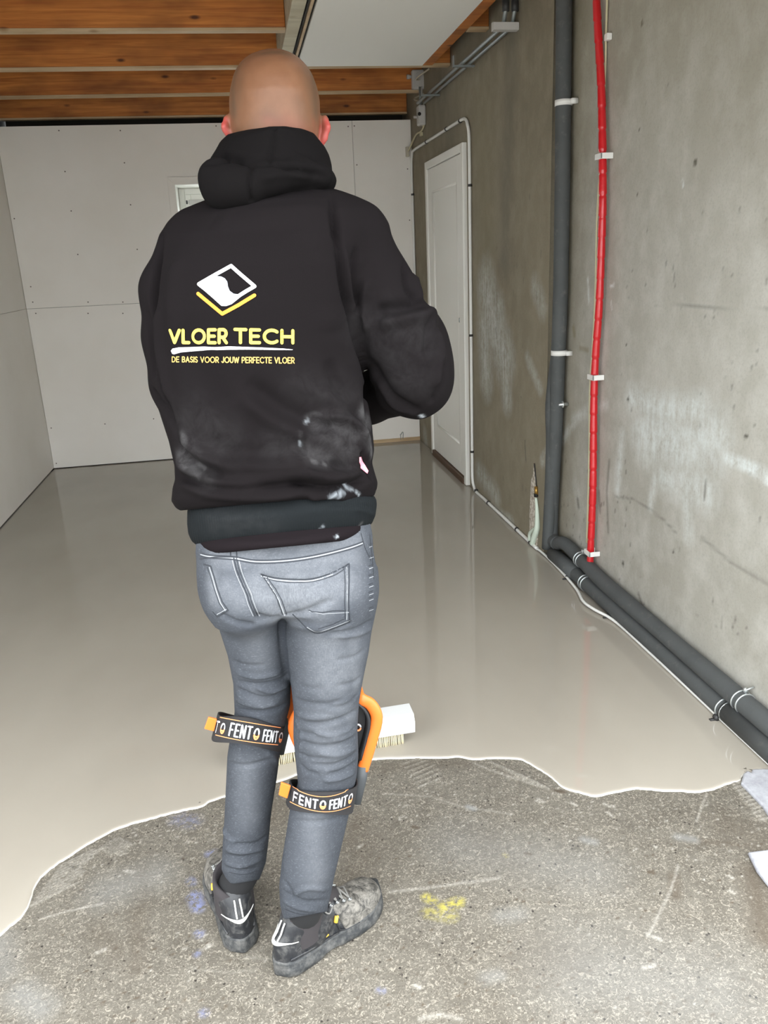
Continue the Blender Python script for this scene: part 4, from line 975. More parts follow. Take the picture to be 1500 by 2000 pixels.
M['strap'] = mat('strap_fabric', (.013, .012, .013), .9); M['strap_line'] = mat('strap_line', (.88, .30, .12), .8)
m = M['leather'] = mat('worn_leather', rough=.5); t = NT(m); n = t.noise(t.scale(1, 1, 1), 45, 6, .75, .4); 
t.col(t.mix(t.ramp(n, (.50, 0.), (.75, .6)), (.016, .017, .020), (.14, .135, .125))); t.rough(t.ramp(n, (.4, .38), (.7, .8))); t.bump(n, .25, .002)
m = M['dusty_leather'] = mat('dusty_leather', rough=.65); t = NT(m); n = t.noise(t.scale(1, 1, 1), 55, 6, .75, .6)
t.col(t.mix(t.ramp(n, (.38, 0.), (.62, .9)), (.022, .021, .019), (.23, .215, .19))); t.bump(n, .3, .002)
m = M['sole'] = mat('rubber_sole', rough=.7); t = NT(m); n = t.noise(t.scale(1, 1, 1), 40, 6, .7)
t.col(t.mix(t.ramp(n, (.42, 0.), (.68, .8)), (.022, .024, .026), (.13, .127, .12)))
M['boot_cloth'] = mat('boot_collar', (.028, .024, .026), .9); M['boot_white'] = mat('boot_reflective', (.72, .72, .68), .6); M['boot_yellow'] = mat('boot_yellow', (.80, .48, .06), .6)
M['lace'] = mat('lace', (.16, .155, .145), .9); M['sock'] = mat('sock', (.008, .008, .009), .95)
M['pvc_white'] = mat('brush_white', (.62, .63, .63), .4); M['bristle'] = mat('cream_bristle', (.74, .66, .46), .6); M['alu'] = mat('aluminium_pole', (.6, .6, .6), .35, .9)

# ------------------------------------------------------------------ body measurements as image rows
HEAD = [(98.5,526,544,1.685,.018),(102,508,558,1.685,.034),(107,494,570,1.685,.050),(114,482,581,1.685,.063),(124,471,592,1.685,.075),(136,463,602,1.685,.084),(150,457,610,1.685,.091),(175,451,619,1.685,.099),(200,449,624,1.685,.101),(222,450,624,1.683,.10),(245,453,621,1.68,.097),(270,460,615,1.675,.09),(295,468,607,1.665,.082),(325,474,600,1.655,.075),(380,478,600,1.62,.07),(420,470,610,1.59,.075)]
TORSO = [(368,500,610,1.59,.055),(378,455,650,1.59,.075),(392,420,684,1.585,.092),(412,388,712,1.58,.108),(450,344,728,1.575,.122),(520,312,728,1.57,.132),(600,304,700,1.56,.133),(700,306,704,1.55,.130),(780,316,714,1.54,.128),(850,338,726,1.53,.128),(900,349,730,1.52,.132),(928,350,726,1.515,.135),(945,346,730,1.51,.139),(970,344,737,1.51,.142),(984,352,735,1.51,.138),(990,360,728,1.51,.130)]
RIB = [(974,372,722,1.508,.122),(990,372,734,1.505,.131),(1005,372,735,1.50,.134),(1025,374,732,1.50,.133),(1040,380,726,1.50,.129),(1052,392,712,1.50,.122)]
SHIRT = [(1030,384,724,1.50,.120),(1052,392,716,1.49,.137),(1062,398,708,1.485,.139),(1070,404,700,1.485,.138)]
PELV = [(1030,388,722,1.49,.112),(1060,387,727,1.485,.120),(1100,392,729,1.48,.128),(1140,400,732,1.475,.135),(1175,410,734,1.475,.137),(1205,424,731,1.475,.128)]
LEGL = [(1110,400,560,1.485,.11),(1160,408,562,1.49,.120),(1200,422,560,1.495,.112),(1235,431,558,1.50,.104),(1280,446,563,1.51,.097),(1330,456,569,1.52,.090),(1380,458,567,1.53,.080),(1420,450,556,1.535,.074),(1460,443,548,1.54,.072),(1520,440,540,1.54,.068),(1580,437,530,1.54,.062),(1640,433,524,1.54,.057),(1680,431,519,1.54,.052),(1712,445,506,1.54,.046)]
LEGR = [(1110,555,733,1.475,.115),(1160,552,735,1.475,.128),(1200,551,732,1.47,.120),(1240,553,724,1.465,.113),(1280,560,719,1.46,.105),(1330,569,709,1.455,.095),(1380,574,701,1.45,.086),(1430,573,698,1.45,.080),(1480,578,700,1.45,.079),(1520,582,697,1.45,.076),(1560,568,690,1.45,.072),(1620,560,679,1.44,.067),(1680,552,667,1.43,.060),(1740,547,655,1.42,.055),(1780,549,647,1.42,.053),(1808,556,640,1.42,.047)]

SHR = W(722, 462, 1.585); ELR = W(808, 730, 1.575); SHL = W(340, 468, 1.585); ELL = W(352, 752, 1.565)
WRR = np.array([.245, 1.835, 1.185]); WRL = np.array([.070, 1.800, 1.055])

# pole of the floor brush, held in both hands
PB = np.array([.150, 2.150, .105]); PT = np.array([.155, 1.845, 1.33]); PD = (PT-PB)/np.linalg.norm(PT-PB)
HR = PB+PD*((1.225-PB[2])/PD[2]); HL = PB+PD*((1.075-PB[2])/PD[2])
WRR = HR+np.array([.075, -.040, -.035]); WRL = HL+np.array([-.070, -.045, -.035])

RH = np.array([-.055, 1.392]); RA = math.radians(33)
LH = np.array([-.124, 1.466]); LA = math.radians(101)
def rotx(a):
    c, s_ = math.cos(a), math.sin(a); return np.array([[1, 0, 0], [0, c, -s_], [0, s_, c]])

def build_body():
    f = Field((-.36, 1.22, 0.0), (.56, 2.02, 1.90), .0048)
    # hidden limbs and trunk, slimmer than the clothes
    f.loft([r for r in TORSO if 380 < r[0] < 940], .02, scale=.78); f.loft(PELV, .02, scale=.82); f.loft(LEGL[:-1], .012, scale=.80); f.loft(LEGR[:-1], .012, scale=.80)
    for (hp, an, top_) in ((LH, LA, W(475, 1690, 1.54)), (RH, RA, W(597, 1750, 1.42))):
        dv = np.array([math.cos(an), math.sin(an), 0]); h3 = np.array([hp[0], hp[1], 0])
        f.chain([top_, h3+dv*.077+[0, 0, .11], h3+dv*.055+[0, 0, .052], h3+dv*.12+[0, 0, .050], h3+dv*.25+[0, 0, .042]], [.028, .024, .022, .024, .016], .010)
    f.cone(W(690, 488, 1.585), ELR, .046, .040, .02); f.cone(W(376, 496, 1.585), ELL, .040, .034, .02)
    f.cone(ELR, WRR, .038, .026, .02); f.cone(ELL, WRL, .034, .026, .02)
    # head
    f.loft(HEAD, .012)
    hc = W(537, 205, 1.685); pit = math.radians(-38); R = rotx(pit)
    def L(x, y, z): return hc+R@np.array([x, y, z])
    f.ell(L(0, .030, -.045), (.068, .085, .088), .03, R=R)      # face block
    f.ell(L(0, .070, -.095), (.046, .045, .036), .03, R=R)      # jaw and chin
    f.ell(L(0, .098, -.112), (.020, .018, .016), .015, R=R)
    f.ell(L(0, .095, -.002), (.055, .020, .014), .018, R=R)     # brow
    f.cone(L(0, .104, -.012), L(0, .128, -.046), .009, .013, .012); f.ell(L(-.012, .116, -.048), (.009, .010, .008), .006, R=R); f.ell(L(.012, .116, -.048), (.009, .010, .008), .006, R=R)
    for s_ in (-1, 1):
        f.ell(L(.031*s_, .118, -.018), (.017, .014, .011), .008, 'sub', R=R); f.ell(L(.031*s_, .098, -.019), (.014, .012, .012), .004, R=R)
        f.ell(L(.045*s_, .075, -.048), (.025, .025, .022), .02, R=R)
    f.cone(L(-.022, .108, -.074), L(.022, .108, -.074), .0075, .0075, .005); f.cone(L(-.018, .106, -.085), L(.018, .106, -.085), .008, .008, .005)
    f.cone(L(-.026, .118, -.0795), L(.026, .118, -.0795), .0022, .0022, .002, 'sub')
    # ears
    for (a, b, sgn) in (((438, 232), (456, 276), -1), ((640, 232), (620, 296), 1)):
        top = W(a[0], a[1]+3, 1.672); low = W(b[0], b[1], 1.668); mid = (top+low)/2
        out = np.array([sgn*.004, 0, 0])
        P = [W(a[0]+(-sgn)*14, a[1]+6, 1.69), W(a[0]+(-sgn)*6, a[1]-0, 1.676), W(a[0], a[1]+16, 1.668), W(a[0]+(b[0]-a[0])*.35, a[1]+(b[1]-a[1])*.6, 1.670), W(b[0]-(0 if sgn > 0 else 0), b[1]-4, 1.678)]
        f.chain(P, [.0055, .006, .0062, .0062, .0070], .006)
        f.cone(W(a[0]-sgn*12, a[1]+18, 1.685), W(b[0]-sgn*2, b[1]-12, 1.685), .010, .008, .012)
    # hands: palm, four fingers wrapped round the pole, thumb
    def hand(Hc, Wr, side):
        # side +1: the palm lies on the +x side of the pole
        z = PD; x = np.array([side, 0, 0.]); x -= z*(x@z); x /= np.linalg.norm(x); y = np.cross(z, x)*side   # y points ahead (away from the body)
        fwd = np.cross(x, z); fwd = fwd if fwd[1] > 0 else -fwd
        palm = Hc+x*.030-fwd*.014
        f.cone(Wr, palm, .026, .022, .02)
        for i, (dz, L_) in enumerate(((.033, .92), (.011, 1.0), (-.011, .95), (-.032, .78))):
            r0 = .0098*(1 if i < 3 else .88); k = Hc+z*dz
            pts = []
            for q, rad in ((-.6, .034), (.15, .034), (.85, .031), (1.6, .0295), (2.35, .0285*1), (2.35+.55*L_, .027)):
                pts.append(k+x*math.cos(q)*rad+fwd*math.sin(q)*rad)
            f.chain(pts, [r0*1.25, r0*1.15, r0*1.02, r0, r0*.93, r0*.8], .003)
            f.cone(palm, pts[0], .017, r0*1.15, .010)
        tb = palm-fwd*.012+z*.020
        f.chain([palm-z*.012, tb-fwd*.006, Hc-fwd*.033+x*.006+z*.044, Hc-fwd*.031-x*.018+z*.052], [.017, .014, .0112, .0092], .006)
    hand(HR, WRR, 1); hand(HL, WRL, -1)
    s_ = f.nets('person').smooth(2); s_.bvh()
    ear = [([(438,236),(437,250),(445,268),(452,276)], .009, 1), ([(640,238),(641,250),(636,270),(624,292)], .010, 1), ([(628,250),(626,280)], .010, .6)]
    ear += [([(560,245),(600,262),(612,280)], .020, .14), ([(522,236),(545,240)], .012, .14), ([(612,240),(616,270)], .010, .12)]
    stub = [([(462,140),(455,175),(457,215)], .016, .55), ([(604,130),(612,160),(616,215)], .018, .60), ([(598,140),(606,180),(612,215)], .014, .4), ([(515,104),(540,102),(560,105)], .010, .5), ([(470,150),(465,200)], .014, .3), ([(520,225),(540,232)], .012, .35), ([(590,205),(600,235)], .018, .25)]
    s_.paint([ear, stub, []])
    o = s_.obj('person', M['skin'], None); set_attr(o.data, 'paint', *s_.ch)
    tag(o, 'bald person seen from behind in black hoodie and grey jeans, standing on the rough concrete', 'person'); return o
person = build_body()

# ------------------------------------------------------------------ hoodie
def build_hoodie():
    f = Field((-.34, 1.28, .93), (.58, 1.99, 1.66), .0043)
    f.loft(TORSO, .02, ex=2.25)
    f.cone(W(384, 462, 1.59), W(560, 412, 1.60), .050, .050, .04); f.cone(W(560, 412, 1.60), W(700, 452, 1.59), .050, .050, .04)
    # right arm: upper arm, elbow and forward-reaching forearm with bunched cloth
    f.chain([W(698, 482, 1.585), W(730, 565, 1.57), W(776, 660, 1.56), W(800, 722, 1.56)], [.068, .074, .078, .076], .02)
    f.chain([W(806, 722, 1.565), W(812, 738, 1.60), WRR+[.03, -.10, .0], WRR+[.012, -.012, -.004]], [.074, .070, .052, .037], .025)
    f.ell(W(832, 684, 1.61), (.048, .06, .080), .03); f.ell(W(820, 756, 1.575), (.052, .06, .052), .03); f.cone(W(768, 776, 1.57), W(815, 786, 1.57), .030, .028, .02)
    # left arm
    f.chain([W(366, 492, 1.585), W(334, 570, 1.57), W(336, 660, 1.56), W(348, 750, 1.56)], [.052, .053, .050, .047], .02)
    f.chain([W(348, 748, 1.56), W(378, 778, 1.59), WRL+[-.03, -.10, .0], WRL+[-.012, -.012, -.004]], [.047, .050, .046, .036], .02)
    # cuffs are open at the wrist
    s_ = f.nets('hoodie').smooth(2); s_.bvh()
    G = -.0045; RD = .0045
    st = [ # sleeve seam right, armpit and sleeve folds
      ([(652,400),(660,470),(668,560),(684,620),(700,690)], .007, -.006), ([(664,470),(680,560),(692,610)], .010, .004), ([(700,480),(690,560),(700,610)], .010, -.005), ([(716,540),(706,600),(720,650)], .012, .005),
      ([(735,610),(790,602),(835,590)], .012, -.006), ([(740,630),(800,620),(850,612)], .014, .006), ([(842,596),(836,640),(832,700)], .010, -.005), ([(800,520),(812,560),(822,592)], .012, .004), ([(790,500),(795,560),(815,585)], .007, -.004),
      ([(850,640),(862,700),(850,760)], .012, .004), ([(835,600),(838,650),(828,720)], .016, .003), ([(720,700),(760,770),(815,805)], .014, -.004), ([(735,740),(770,790),(820,808)], .010, .004), ([(866,700),(860,750),(840,790)], .008, -.003),
      # back folds sweeping from the right armpit towards the left hip
      ([(690,620),(710,720),(716,780),(726,850)], .012, -.005), ([(480,745),(540,790),(600,820),(660,835)], .018, -.005), ([(470,770),(530,820),(600,850),(650,858)], .016, .005),
      ([(620,820),(660,815),(695,830),(716,860)], .010, .006), ([(616,835),(600,862),(590,890)], .010, -.004), ([(640,700),(670,770),(712,820)], .014, -.004), ([(560,740),(620,770),(700,800)], .016, .003),
      ([(355,850),(380,880),(420,905),(470,915)], .014, .005), ([(350,870),(385,905),(440,928)], .010, -.005), ([(345,900),(380,930),(440,950),(520,955)], .010, .005),
      ([(350,925),(400,948),(470,956),(560,950),(640,940)], .009, -.006), ([(350,945),(420,966),(520,970),(600,960)], .009, .004), ([(560,940),(620,955),(680,950),(720,930)], .009, -.006), ([(590,925),(650,935),(712,915)], .010, .006),
      ([(600,970),(650,966),(700,970),(730,960)], .008, .004), ([(640,900),(690,920),(726,905)], .009, -.004), ([(400,860),(450,880),(520,885),(590,870)], .016, -.003), ([(460,905),(540,915),(610,905)], .016, .004),
      ([(708,880),(716,905),(728,935)], .007, -.005),
      # left sleeve seam and folds
      ([(322,420),(310,500),(300,580),(302,660),(318,760),(345,850)], .007, -.007), ([(310,600),(312,700),(330,790)], .012, .004), ([(345,500),(335,600),(345,700)], .018, .003), ([(285,600),(296,680),(300,740)], .008, -.003), ([(295,760),(315,790),(330,820)], .008, -.004),
      ([(420,430),(470,440),(560,425),(640,410)], .030, .003), ([(340,640),(400,740),(430,800)], .030, -.003), ([(600,450),(640,560),(650,650)], .030, .003),
      ([(648,380),(650,430),(655,470)], .006, -.003)]
    s_.gain = 2.7; s_.fold(st); s_.smooth(1); s_.bvh()
    dust = [([(600,815),(612,808),(625,812)], .006, .32), ([(595,828),(602,818)], .004, .45), ([(588,845),(586,870),(592,878)], .005, .35), ([(625,835),(660,830),(690,850)], .024, .35), ([(600,880),(640,890)], .022, .28), ([(640,850),(680,880)], .035, .26),
            ([(708,800),(716,830),(722,870)], .012, .5), ([(722,850),(726,890)], .008, .7), ([(356,850),(360,880),(366,900)], .010, .55), ([(350,890),(370,905),(385,925)], .014, .45), ([(352,900),(362,912)], .008, .6), ([(385,905),(400,915)], .006, .5),
            ([(610,900),(618,903)], .005, .6), ([(632,905),(636,908)], .004, .6), ([(700,640),(760,700),(800,760)], .05, .10), ([(760,640),(820,660)], .05, .10), ([(600,760),(690,780)], .04, .08), ([(370,820),(430,860)], .04, .12), ([(372,870),(400,935)], .02, .2), ([(540,870),(620,880)], .03, .12)]
    mark = [([(645,972),(655,966),(664,962),(668,958)], .0035, .6), ([(660,972),(672,963)], .003, .5), ([(672,945),(677,955),(681,951)], .0022, .6), ([(695,960),(703,967)], .0022, .6), ([(822,811),(826,815)], .004, 1.2), ([(676,955),(690,957)], .002, .4), ([(596,826),(602,820)], .0022, .4), ([(586,862),(587,870)], .0022, .4)]
    s_.paint([dust, mark, []])
    o = s_.obj('hoodie', M['hoodie'], person); o['label'] = 'black hooded sweatshirt with white dust smudges'; set_attr(o.data, 'paint', *s_.ch)
    # ribbed hem
    g = Field((-.26, 1.30, .84), (.40, 1.70, 1.14), .005); g.loft(RIB, .01, ex=2.25); r = g.nets('rib').smooth(2); r.bvh()
    r.fold([([(690,992),(715,998),(735,1008)], .006, .004), ([(640,985),(690,986),(732,992)], .005, -.004), ([(374,1000),(420,1010),(480,1012)], .012, .003), ([(640,1040),(700,1036),(728,1022)], .008, -.003)])
    r.paint([[([(420,1020),(520,1030)], .03, .10), ([(700,1028),(706,1022)], .004, .5), ([(640,1040),(700,1040)], .01, .2)], [([(631,1027),(627,1034)], .0025, .5)], []])
    ro = r.obj('ribbed_hem', M['rib'], o); set_attr(ro.data, 'paint', *r.ch)
    # cuffs
    for Wr, El in ((WRR, ELR), (WRL, ELL)):
        d = (Wr-El)/np.linalg.norm(Wr-El); b = MB(); b.tube([Wr-d*.05, Wr-d*.02, Wr+d*.008], [.039, .036, .034], 20); c_ = b.build('ribbed_cuff', M['rib'], o)
    # hood
    h = Field((-.10, 1.36, 1.48), (.26, 1.90, 1.76), .0042)
    HD = [(247,520,556,1.625,.100),(252,478,590,1.625,.106),(262,446,612,1.63,.110),(275,432,622,1.63,.112),(290,424,634,1.63,.116),(306,414,642,1.63,.120),(325,402,647,1.63,.122),(345,398,649,1.63,.120),(362,396,649,1.62,.115),(378,400,648,1.61,.10),(396,420,600,1.60,.08)]
    h.loft(HD, .01)
    h.chain([W(424, 352, 1.53), W(448, 366, 1.515), W(482, 366, 1.51)], [.030, .034, .030], .022)
    h.chain([W(424, 345, 1.53), W(432, 372, 1.53), W(470, 378, 1.52)], [.026, .026, .022], .02)
    h.chain([W(482, 364, 1.51), W(530, 348, 1.505), W(580, 338, 1.51), W(628, 343, 1.54), W(640, 352, 1.58)], [.030, .024, .018, .016, .016], .016)
    # open inside round the neck and head, cut down towards the front
    f2 = [(q[0]-90 if i == 0 else q[0], q[1]-2, q[2]+2, q[3]+.012, q[4]) for i, q in enumerate(HEAD)]
    h.loft(HEAD[:-2], .006, 'sub', grow=.006)
    h.cone((.10, 1.80, 1.80), (.10, 1.80, 1.60), .085, .075, .02, 'sub'); h.ell((.095, 1.845, 1.745), (.17, .125, .145), .02, 'sub')
    hs = h.nets('hood').smooth(2); hs.bvh()
    hs.gain = 1.6; hs.fold([([(536,250),(534,280),(526,320)], .004, -.0035, 1), ([(492,322),(489,340),(488,365),(492,392)], .004, -.0045, 1), ([(497,322),(540,320),(590,332),(640,345)], .006, -.004), ([(400,318),(440,314),(470,318),(492,322)], .007, -.005),
             ([(545,325),(590,328),(620,345)], .008, -.004), ([(420,305),(450,312),(470,318)], .006, -.004), ([(560,300),(600,315),(640,340)], .010, .003), ([(440,290),(470,300),(520,305)], .014, .003), ([(505,350),(560,340),(620,345)], .007, .003)])
    hs.paint([[], [], []]); ho = hs.obj('hood', M['hood_cloth'], o); set_attr(ho.data, 'paint', *hs.ch)
    # printed logo on the back
    S = lambda pts: [(320+x*280/1500, 500+y*280/1500) for x, y in pts]
    w8 = .0085
    dia = S([(365,295),(705,100),(955,318),(790,412),(740,455),(665,503),(612,503)]); dia.append(dia[0])
    dd = S([(368,295),(530,202),(705,105),(800,190),(950,318),(860,370),(790,415),(700,488),(650,506),(612,505),(530,430),(440,352),(368,295)])
    logo = stroke_print('printed_diamond', s_, [(dd, .0062)], M['print_white'], o)
    fill_print('printed_wave', s_, S([(375,295),(450,252),(530,206),(560,212),(600,215),(640,235),(665,270),(672,320),(690,365),(730,395),(780,402),(800,400),(760,432),(700,470),(660,495),(612,500),(540,435),(450,360)]), M['print_silver'], o, .0010)
    stroke_print('printed_chevron', s_, [(S([(360,395),(485,500),(612,605),(780,515),(948,412)]), .0062)], M['print_orange'], o)
    # lettering follows the cloth
    def mp1(u, v):
        xs = 62+(1352-62)*u; top = 768 - 6*u*0; return S([(xs, 772-14*math.sin(math.pi*min(1, u*1.3))+v*(132+6*u)+ (8*u if True else 0)-6)])[0]
    def line(txt, gap, x0, x1, yt, yb, wd, name, mt):
        lay, tot = layout(txt, gap)
        def mp(u, v): return S([(x0+(x1-x0)*u, yt(u)+(yb(u)-yt(u))*v)])[0]
        return stroke_print(name, s_, text_strokes(txt, gap, mp, wd), mt, o)
    line('VLOER', .34, 68, 655, lambda u: 778-8*u, lambda u: 905+2*u, .0056, 'lettering', M['print_yellow'])
    line('TECH', .32, 745, 1348, lambda u: 768+14*u, lambda u: 905+4*u, .0056, 'lettering', M['print_yellow'])
    bar = S([(78,990),(95,968),(160,955),(400,947),(700,946),(1000,956),(1250,968),(1350,978),(1340,984),(1200,984),(900,980),(600,983),(350,993),(180,1008),(110,1028),(92,1022)])
    fill_print('printed_swoosh', s_, bar, M['print_white'], o)
    line('DE BASIS VOOR JOUW PERFECTE VLOER', .30, 92, 1362, lambda u: 1054+10*u, lambda u: 1108+14*u, .0018, 'lettering', M['print_gold'])
    fill_print('brand_tab', s_, [(700,893),(705,891),(708,900),(712,908),(719,920),(717,925),(712,923),(704,912),(700,902)], M['label_pink'], o, .0022)
    return o, s_
hoodie, HS = build_hoodie()
def build_shirt():
    g = Field((-.26, 1.30, .82), (.40, 1.68, 1.04), .005); g.loft(SHIRT, .01, ex=2.2); r = g.nets('x').smooth(2); r.bvh(); r.paint([[], [([(657,1050),(659,1047)], .0022, 1.0)], []])
    r.fold([([(440,1056),(520,1062),(600,1058)], .006, .002)])
    o = r.obj('t_shirt', M['tshirt'], person); set_attr(o.data, 'paint', *r.ch)
build_shirt()

# ------------------------------------------------------------------ jeans
def build_jeans():
    f = Field((-.22, 1.26, .08), (.34, 1.68, 1.06), .0044)
    f.loft(PELV, .02, ex=2.15); f.loft(LEGL, .010); f.loft(LEGR, .010)
    # seat volumes
    f.ell(W(478, 1150, 1.44), (.080, .105, .085), .03); f.ell(W(640, 1145, 1.435), (.088, .108, .090), .03)
    # open cuffs
    s_ = f.nets('jeans').smooth(2); s_.bvh()
    st = [([(455,1095),(470,1130),(484,1165),(500,1200),(512,1208)], .006, -.004), ([(500,1205),(530,1212),(550,1206)], .008, -.006), ([(551,1208),(556,1260),(564,1320)], .008, -.006),
          ([(552,1204),(580,1200),(610,1190),(650,1170)], .006, -.005), ([(560,1215),(600,1225),(640,1228)], .010, .003), ([(430,1200),(460,1215),(500,1222)], .006, -.004), ([(640,1240),(690,1232),(728,1212)], .005, -.004), ([(660,1243),(700,1238),(726,1225)], .006, .003)]
    # creases round the knees
    for (pts, a) in (([(460,1330),(500,1338),(540,1332),(566,1318)], -.004), ([(462,1345),(500,1362),(530,1364),(560,1350)], -.005), ([(460,1365),(500,1378),(545,1372)], .004), ([(462,1385),(500,1392),(540,1386),(562,1372)], -.004),
                     ([(458,1310),(500,1322),(550,1312)], .004), ([(460,1355),(490,1370),(520,1376)], .003), ([(500,1340),(530,1350),(564,1335)], .004),
                     ([(578,1366),(600,1374),(640,1376),(668,1368)], -.0030), ([(640,1384),(680,1374),(701,1356)], -.0036), ([(576,1392),(606,1402),(640,1400)], .0026), ([(590,1412),(630,1414),(672,1402),(699,1386)], -.0034), ([(574,1420),(592,1432),(620,1436)], -.0030),
                     ([(610,1428),(650,1436),(690,1420)], .0028), ([(580,1446),(620,1458),(660,1456),(694,1440)], -.0036), ([(640,1446),(675,1440),(697,1424)], .0024), ([(582,1468),(600,1480),(636,1484)], -.0030), ([(620,1470),(662,1474),(697,1458)], .0030),
                     ([(600,1492),(645,1496),(680,1484),(698,1470)], -.0036), ([(586,1494),(602,1508),(624,1514)], -.0026), ([(640,1515),(672,1506),(697,1488)], -.0046), ([(630,1524),(664,1520),(694,1506)], .0034), ([(650,1380),(690,1368),(703,1350)], .0026), ([(576,1400),(588,1440),(584,1480)], .0022),
                     ([(585,1340),(610,1346),(630,1344)], -.0016), ([(660,1340),(690,1334),(706,1322)], -.0022), ([(655,1290),(690,1284),(714,1268)], -.0018),
                     ([(436,1640),(460,1650),(500,1648),(522,1632)], -.004), ([(434,1655),(470,1664),(520,1655)], .004), ([(434,1670),(470,1676),(505,1670)], -.004), ([(436,1682),(470,1692),(515,1675)], .003), ([(440,1695),(470,1702),(505,1696)], -.003), ([(437,1610),(445,1635),(462,1645)], .004),
                     ([(552,1740),(575,1755),(600,1762),(640,1760)], -.003), ([(550,1755),(580,1772),(620,1778)], .003), ([(555,1720),(570,1745),(580,1760)], -.003), ([(570,1750),(600,1735),(640,1738)], .003),
                     ([(445,1490),(480,1496),(530,1484)], -.003), ([(520,1470),(535,1480),(545,1500)], .003), ([(565,1600),(610,1606),(665,1598)], -.002), ([(450,1290),(480,1300),(520,1300)], -.0025)):
        st.append((pts, .0052, a))
    st += [([(512,1124),(560,1134),(620,1132),(680,1102)], .0035, -.0025, 1), ([(681,1102),(680,1160),(683,1218)], .003, -.002, 1), ([(620,1236),(650,1232),(683,1218)], .003, -.002, 1), ([(512,1124),(535,1160),(550,1200)], .003, -.002, 1), ([(645,1200),(665,1186),(600,1205)], .003, .0)]
    s_.gain = 1.7; s_.fold(st); s_.bvh()
    fade = [([(500,1150),(540,1180),(560,1200)], .035, .75), ([(560,1150),(620,1170)], .045, .8), ([(520,1110),(600,1100),(690,1085)], .030, .5), ([(600,1140),(670,1140)], .04, .6), ([(430,1090),(500,1080)], .03, .5), ([(440,1150),(470,1170)], .03, .45),
            ([(640,1260),(650,1330),(680,1300)], .045, .6), ([(690,1250),(695,1330)], .022, .5), ([(500,1240),(510,1290)], .03, .35), ([(640,1400),(640,1480)], .04, .35), ([(480,1500),(490,1600)], .03, .3), ([(610,1600),(620,1720)], .03, .4), ([(560,1170),(600,1190)], .02, .8), ([(415,1130),(420,1170)], .02, .6), ([(655,1380),(690,1400)], .02, .35), ([(480,1050),(600,1065),(700,1055)], .02, .45), ([(500,1350),(520,1380)], .02, .15)]
    dark = [([(455,1230),(520,1225),(550,1215)], .012, .35), ([(590,1215),(640,1240)], .010, .35), ([(552,1215),(560,1270),(566,1320)], .006, .7), ([(655,1205),(675,1190)], .016, .4), ([(720,1120),(730,1190)], .006, .4), ([(470,1340),(540,1350)], .016, .25), ([(465,1390),(540,1390)], .016, .3)]
    s_.paint([fade, dark, []])
    o = s_.obj('jeans', M['denim'], person); o['label'] = 'faded grey slim jeans'; set_attr(o.data, 'paint', *s_.ch)
    def P(pts): return pts
    dk = []; lt = []
    # yoke and waistband
    dk += [([(391,1092),(420,1088),(456,1088)][0:3], .0016)]
    yoke = [(392,1080),(410,1084),(455,1087),(500,1094),(560,1092),(620,1083),(680,1068),(708,1058)]
    sm = lambda p, n=5: [(q[0], q[1]) for q in spline([(x, y, 0) for x, y in p], n)]
    dk += [(sm(yoke), .0016), (sm([(x, y+6) for x, y in yoke]), .0016)]; lt += [(sm([(x, y+3) for x, y in yoke]), .0028)]
    dk += [([(449,1066),(451,1088)], .0016), ([(461,1067),(463,1088)], .0016), ([(705,1042),(712,1068),(724,1095)], .0016)]
    mid = [(457,1090),(463,1115),(473,1140),(482,1160),(488,1180),(498,1203)]; dk += [(sm(mid), .0018), (sm([(x+5, y) for x, y in mid]), .0012)]; lt += [(sm([(x+9, y) for x, y in mid]), .0022), (sm([(x-4, y) for x, y in mid]), .0016)]
    # side seam right with puckers
    dk += [([(722,1045),(727,1090),(730,1130)], .0016)]
    for y in (1062, 1084, 1104, 1122, 1140, 1155, 1166, 1186): dk.append(([(720, y+2), (728, y-1)], .0016)); lt.append(([(721, y+7), (729, y+4)], .0018))
    # right pocket outline, double stitched
    pk = [(510,1121),(535,1128),(570,1131),(610,1130),(650,1118),(682,1101),(682,1140),(681,1175),(683,1215),(650,1228),(620,1237),(600,1228),(585,1212),(572,1200)]
    dk += [(sm(pk[:6]), .0018), (pk[5:9], .0018), (sm(pk[8:12]), .0020), (pk[11:], .0016)]; pi = [(514,1128),(540,1135),(572,1138),(612,1136),(650,1125),(672,1112)]
    dk += [(sm(pi), .0012), ([(672,1108),(674,1140),(673,1175),(674,1208),(648,1220),(622,1228)], .0012)]; lt += [(sm([(x, y+4) for x, y in pk[:5]]), .0030), ([(677,1108),(678,1150),(677,1210)], .0024), (sm([(x, y-3) for x, y in pk[8:12]]), .002)]
    dk += [([(511,1122),(525,1142),(540,1165),(552,1200)], .0014), ([(522,1128),(538,1150),(550,1172),(560,1200)], .0012)]; lt += [([(517,1128),(532,1150),(545,1172),(556,1202)], .0034)]
    dk += [([(602,1191),(610,1195),(630,1196),(650,1193),(681,1192)], .0014)]; lt += [([(604,1194),(630,1199),(681,1196)], .0016)]
    # left pocket
    dk += [([(398,1102),(412,1106),(418,1125),(425,1150),(434,1175),(446,1192),(424,1205),(416,1195)], .0018), ([(405,1108),(412,1128),(420,1155),(428,1178),(437,1190)], .0011)]; lt += [([(409,1108),(415,1126),(422,1152),(431,1178),(440,1192)], .0028), ([(424,1200),(442,1190)], .0018)]
    # cuff hems
    dk += [(sm([(448,1703),(475,1708),(502,1701)]), .0014), (sm([(558,1776),(590,1786),(630,1782)]), .0014)]
    lt = [(p_, w_*.72) for p_, w_ in lt]; dk = [(p_, w_*1.25) for p_, w_ in dk]; bs = stroke_print('stitching', s_, dk, M['seam_dark'], o, .0006); stroke_print('seam_edges', s_, lt, M['seam_light'], o, .0004)
    return o, s_
jeans, JS = build_jeans()

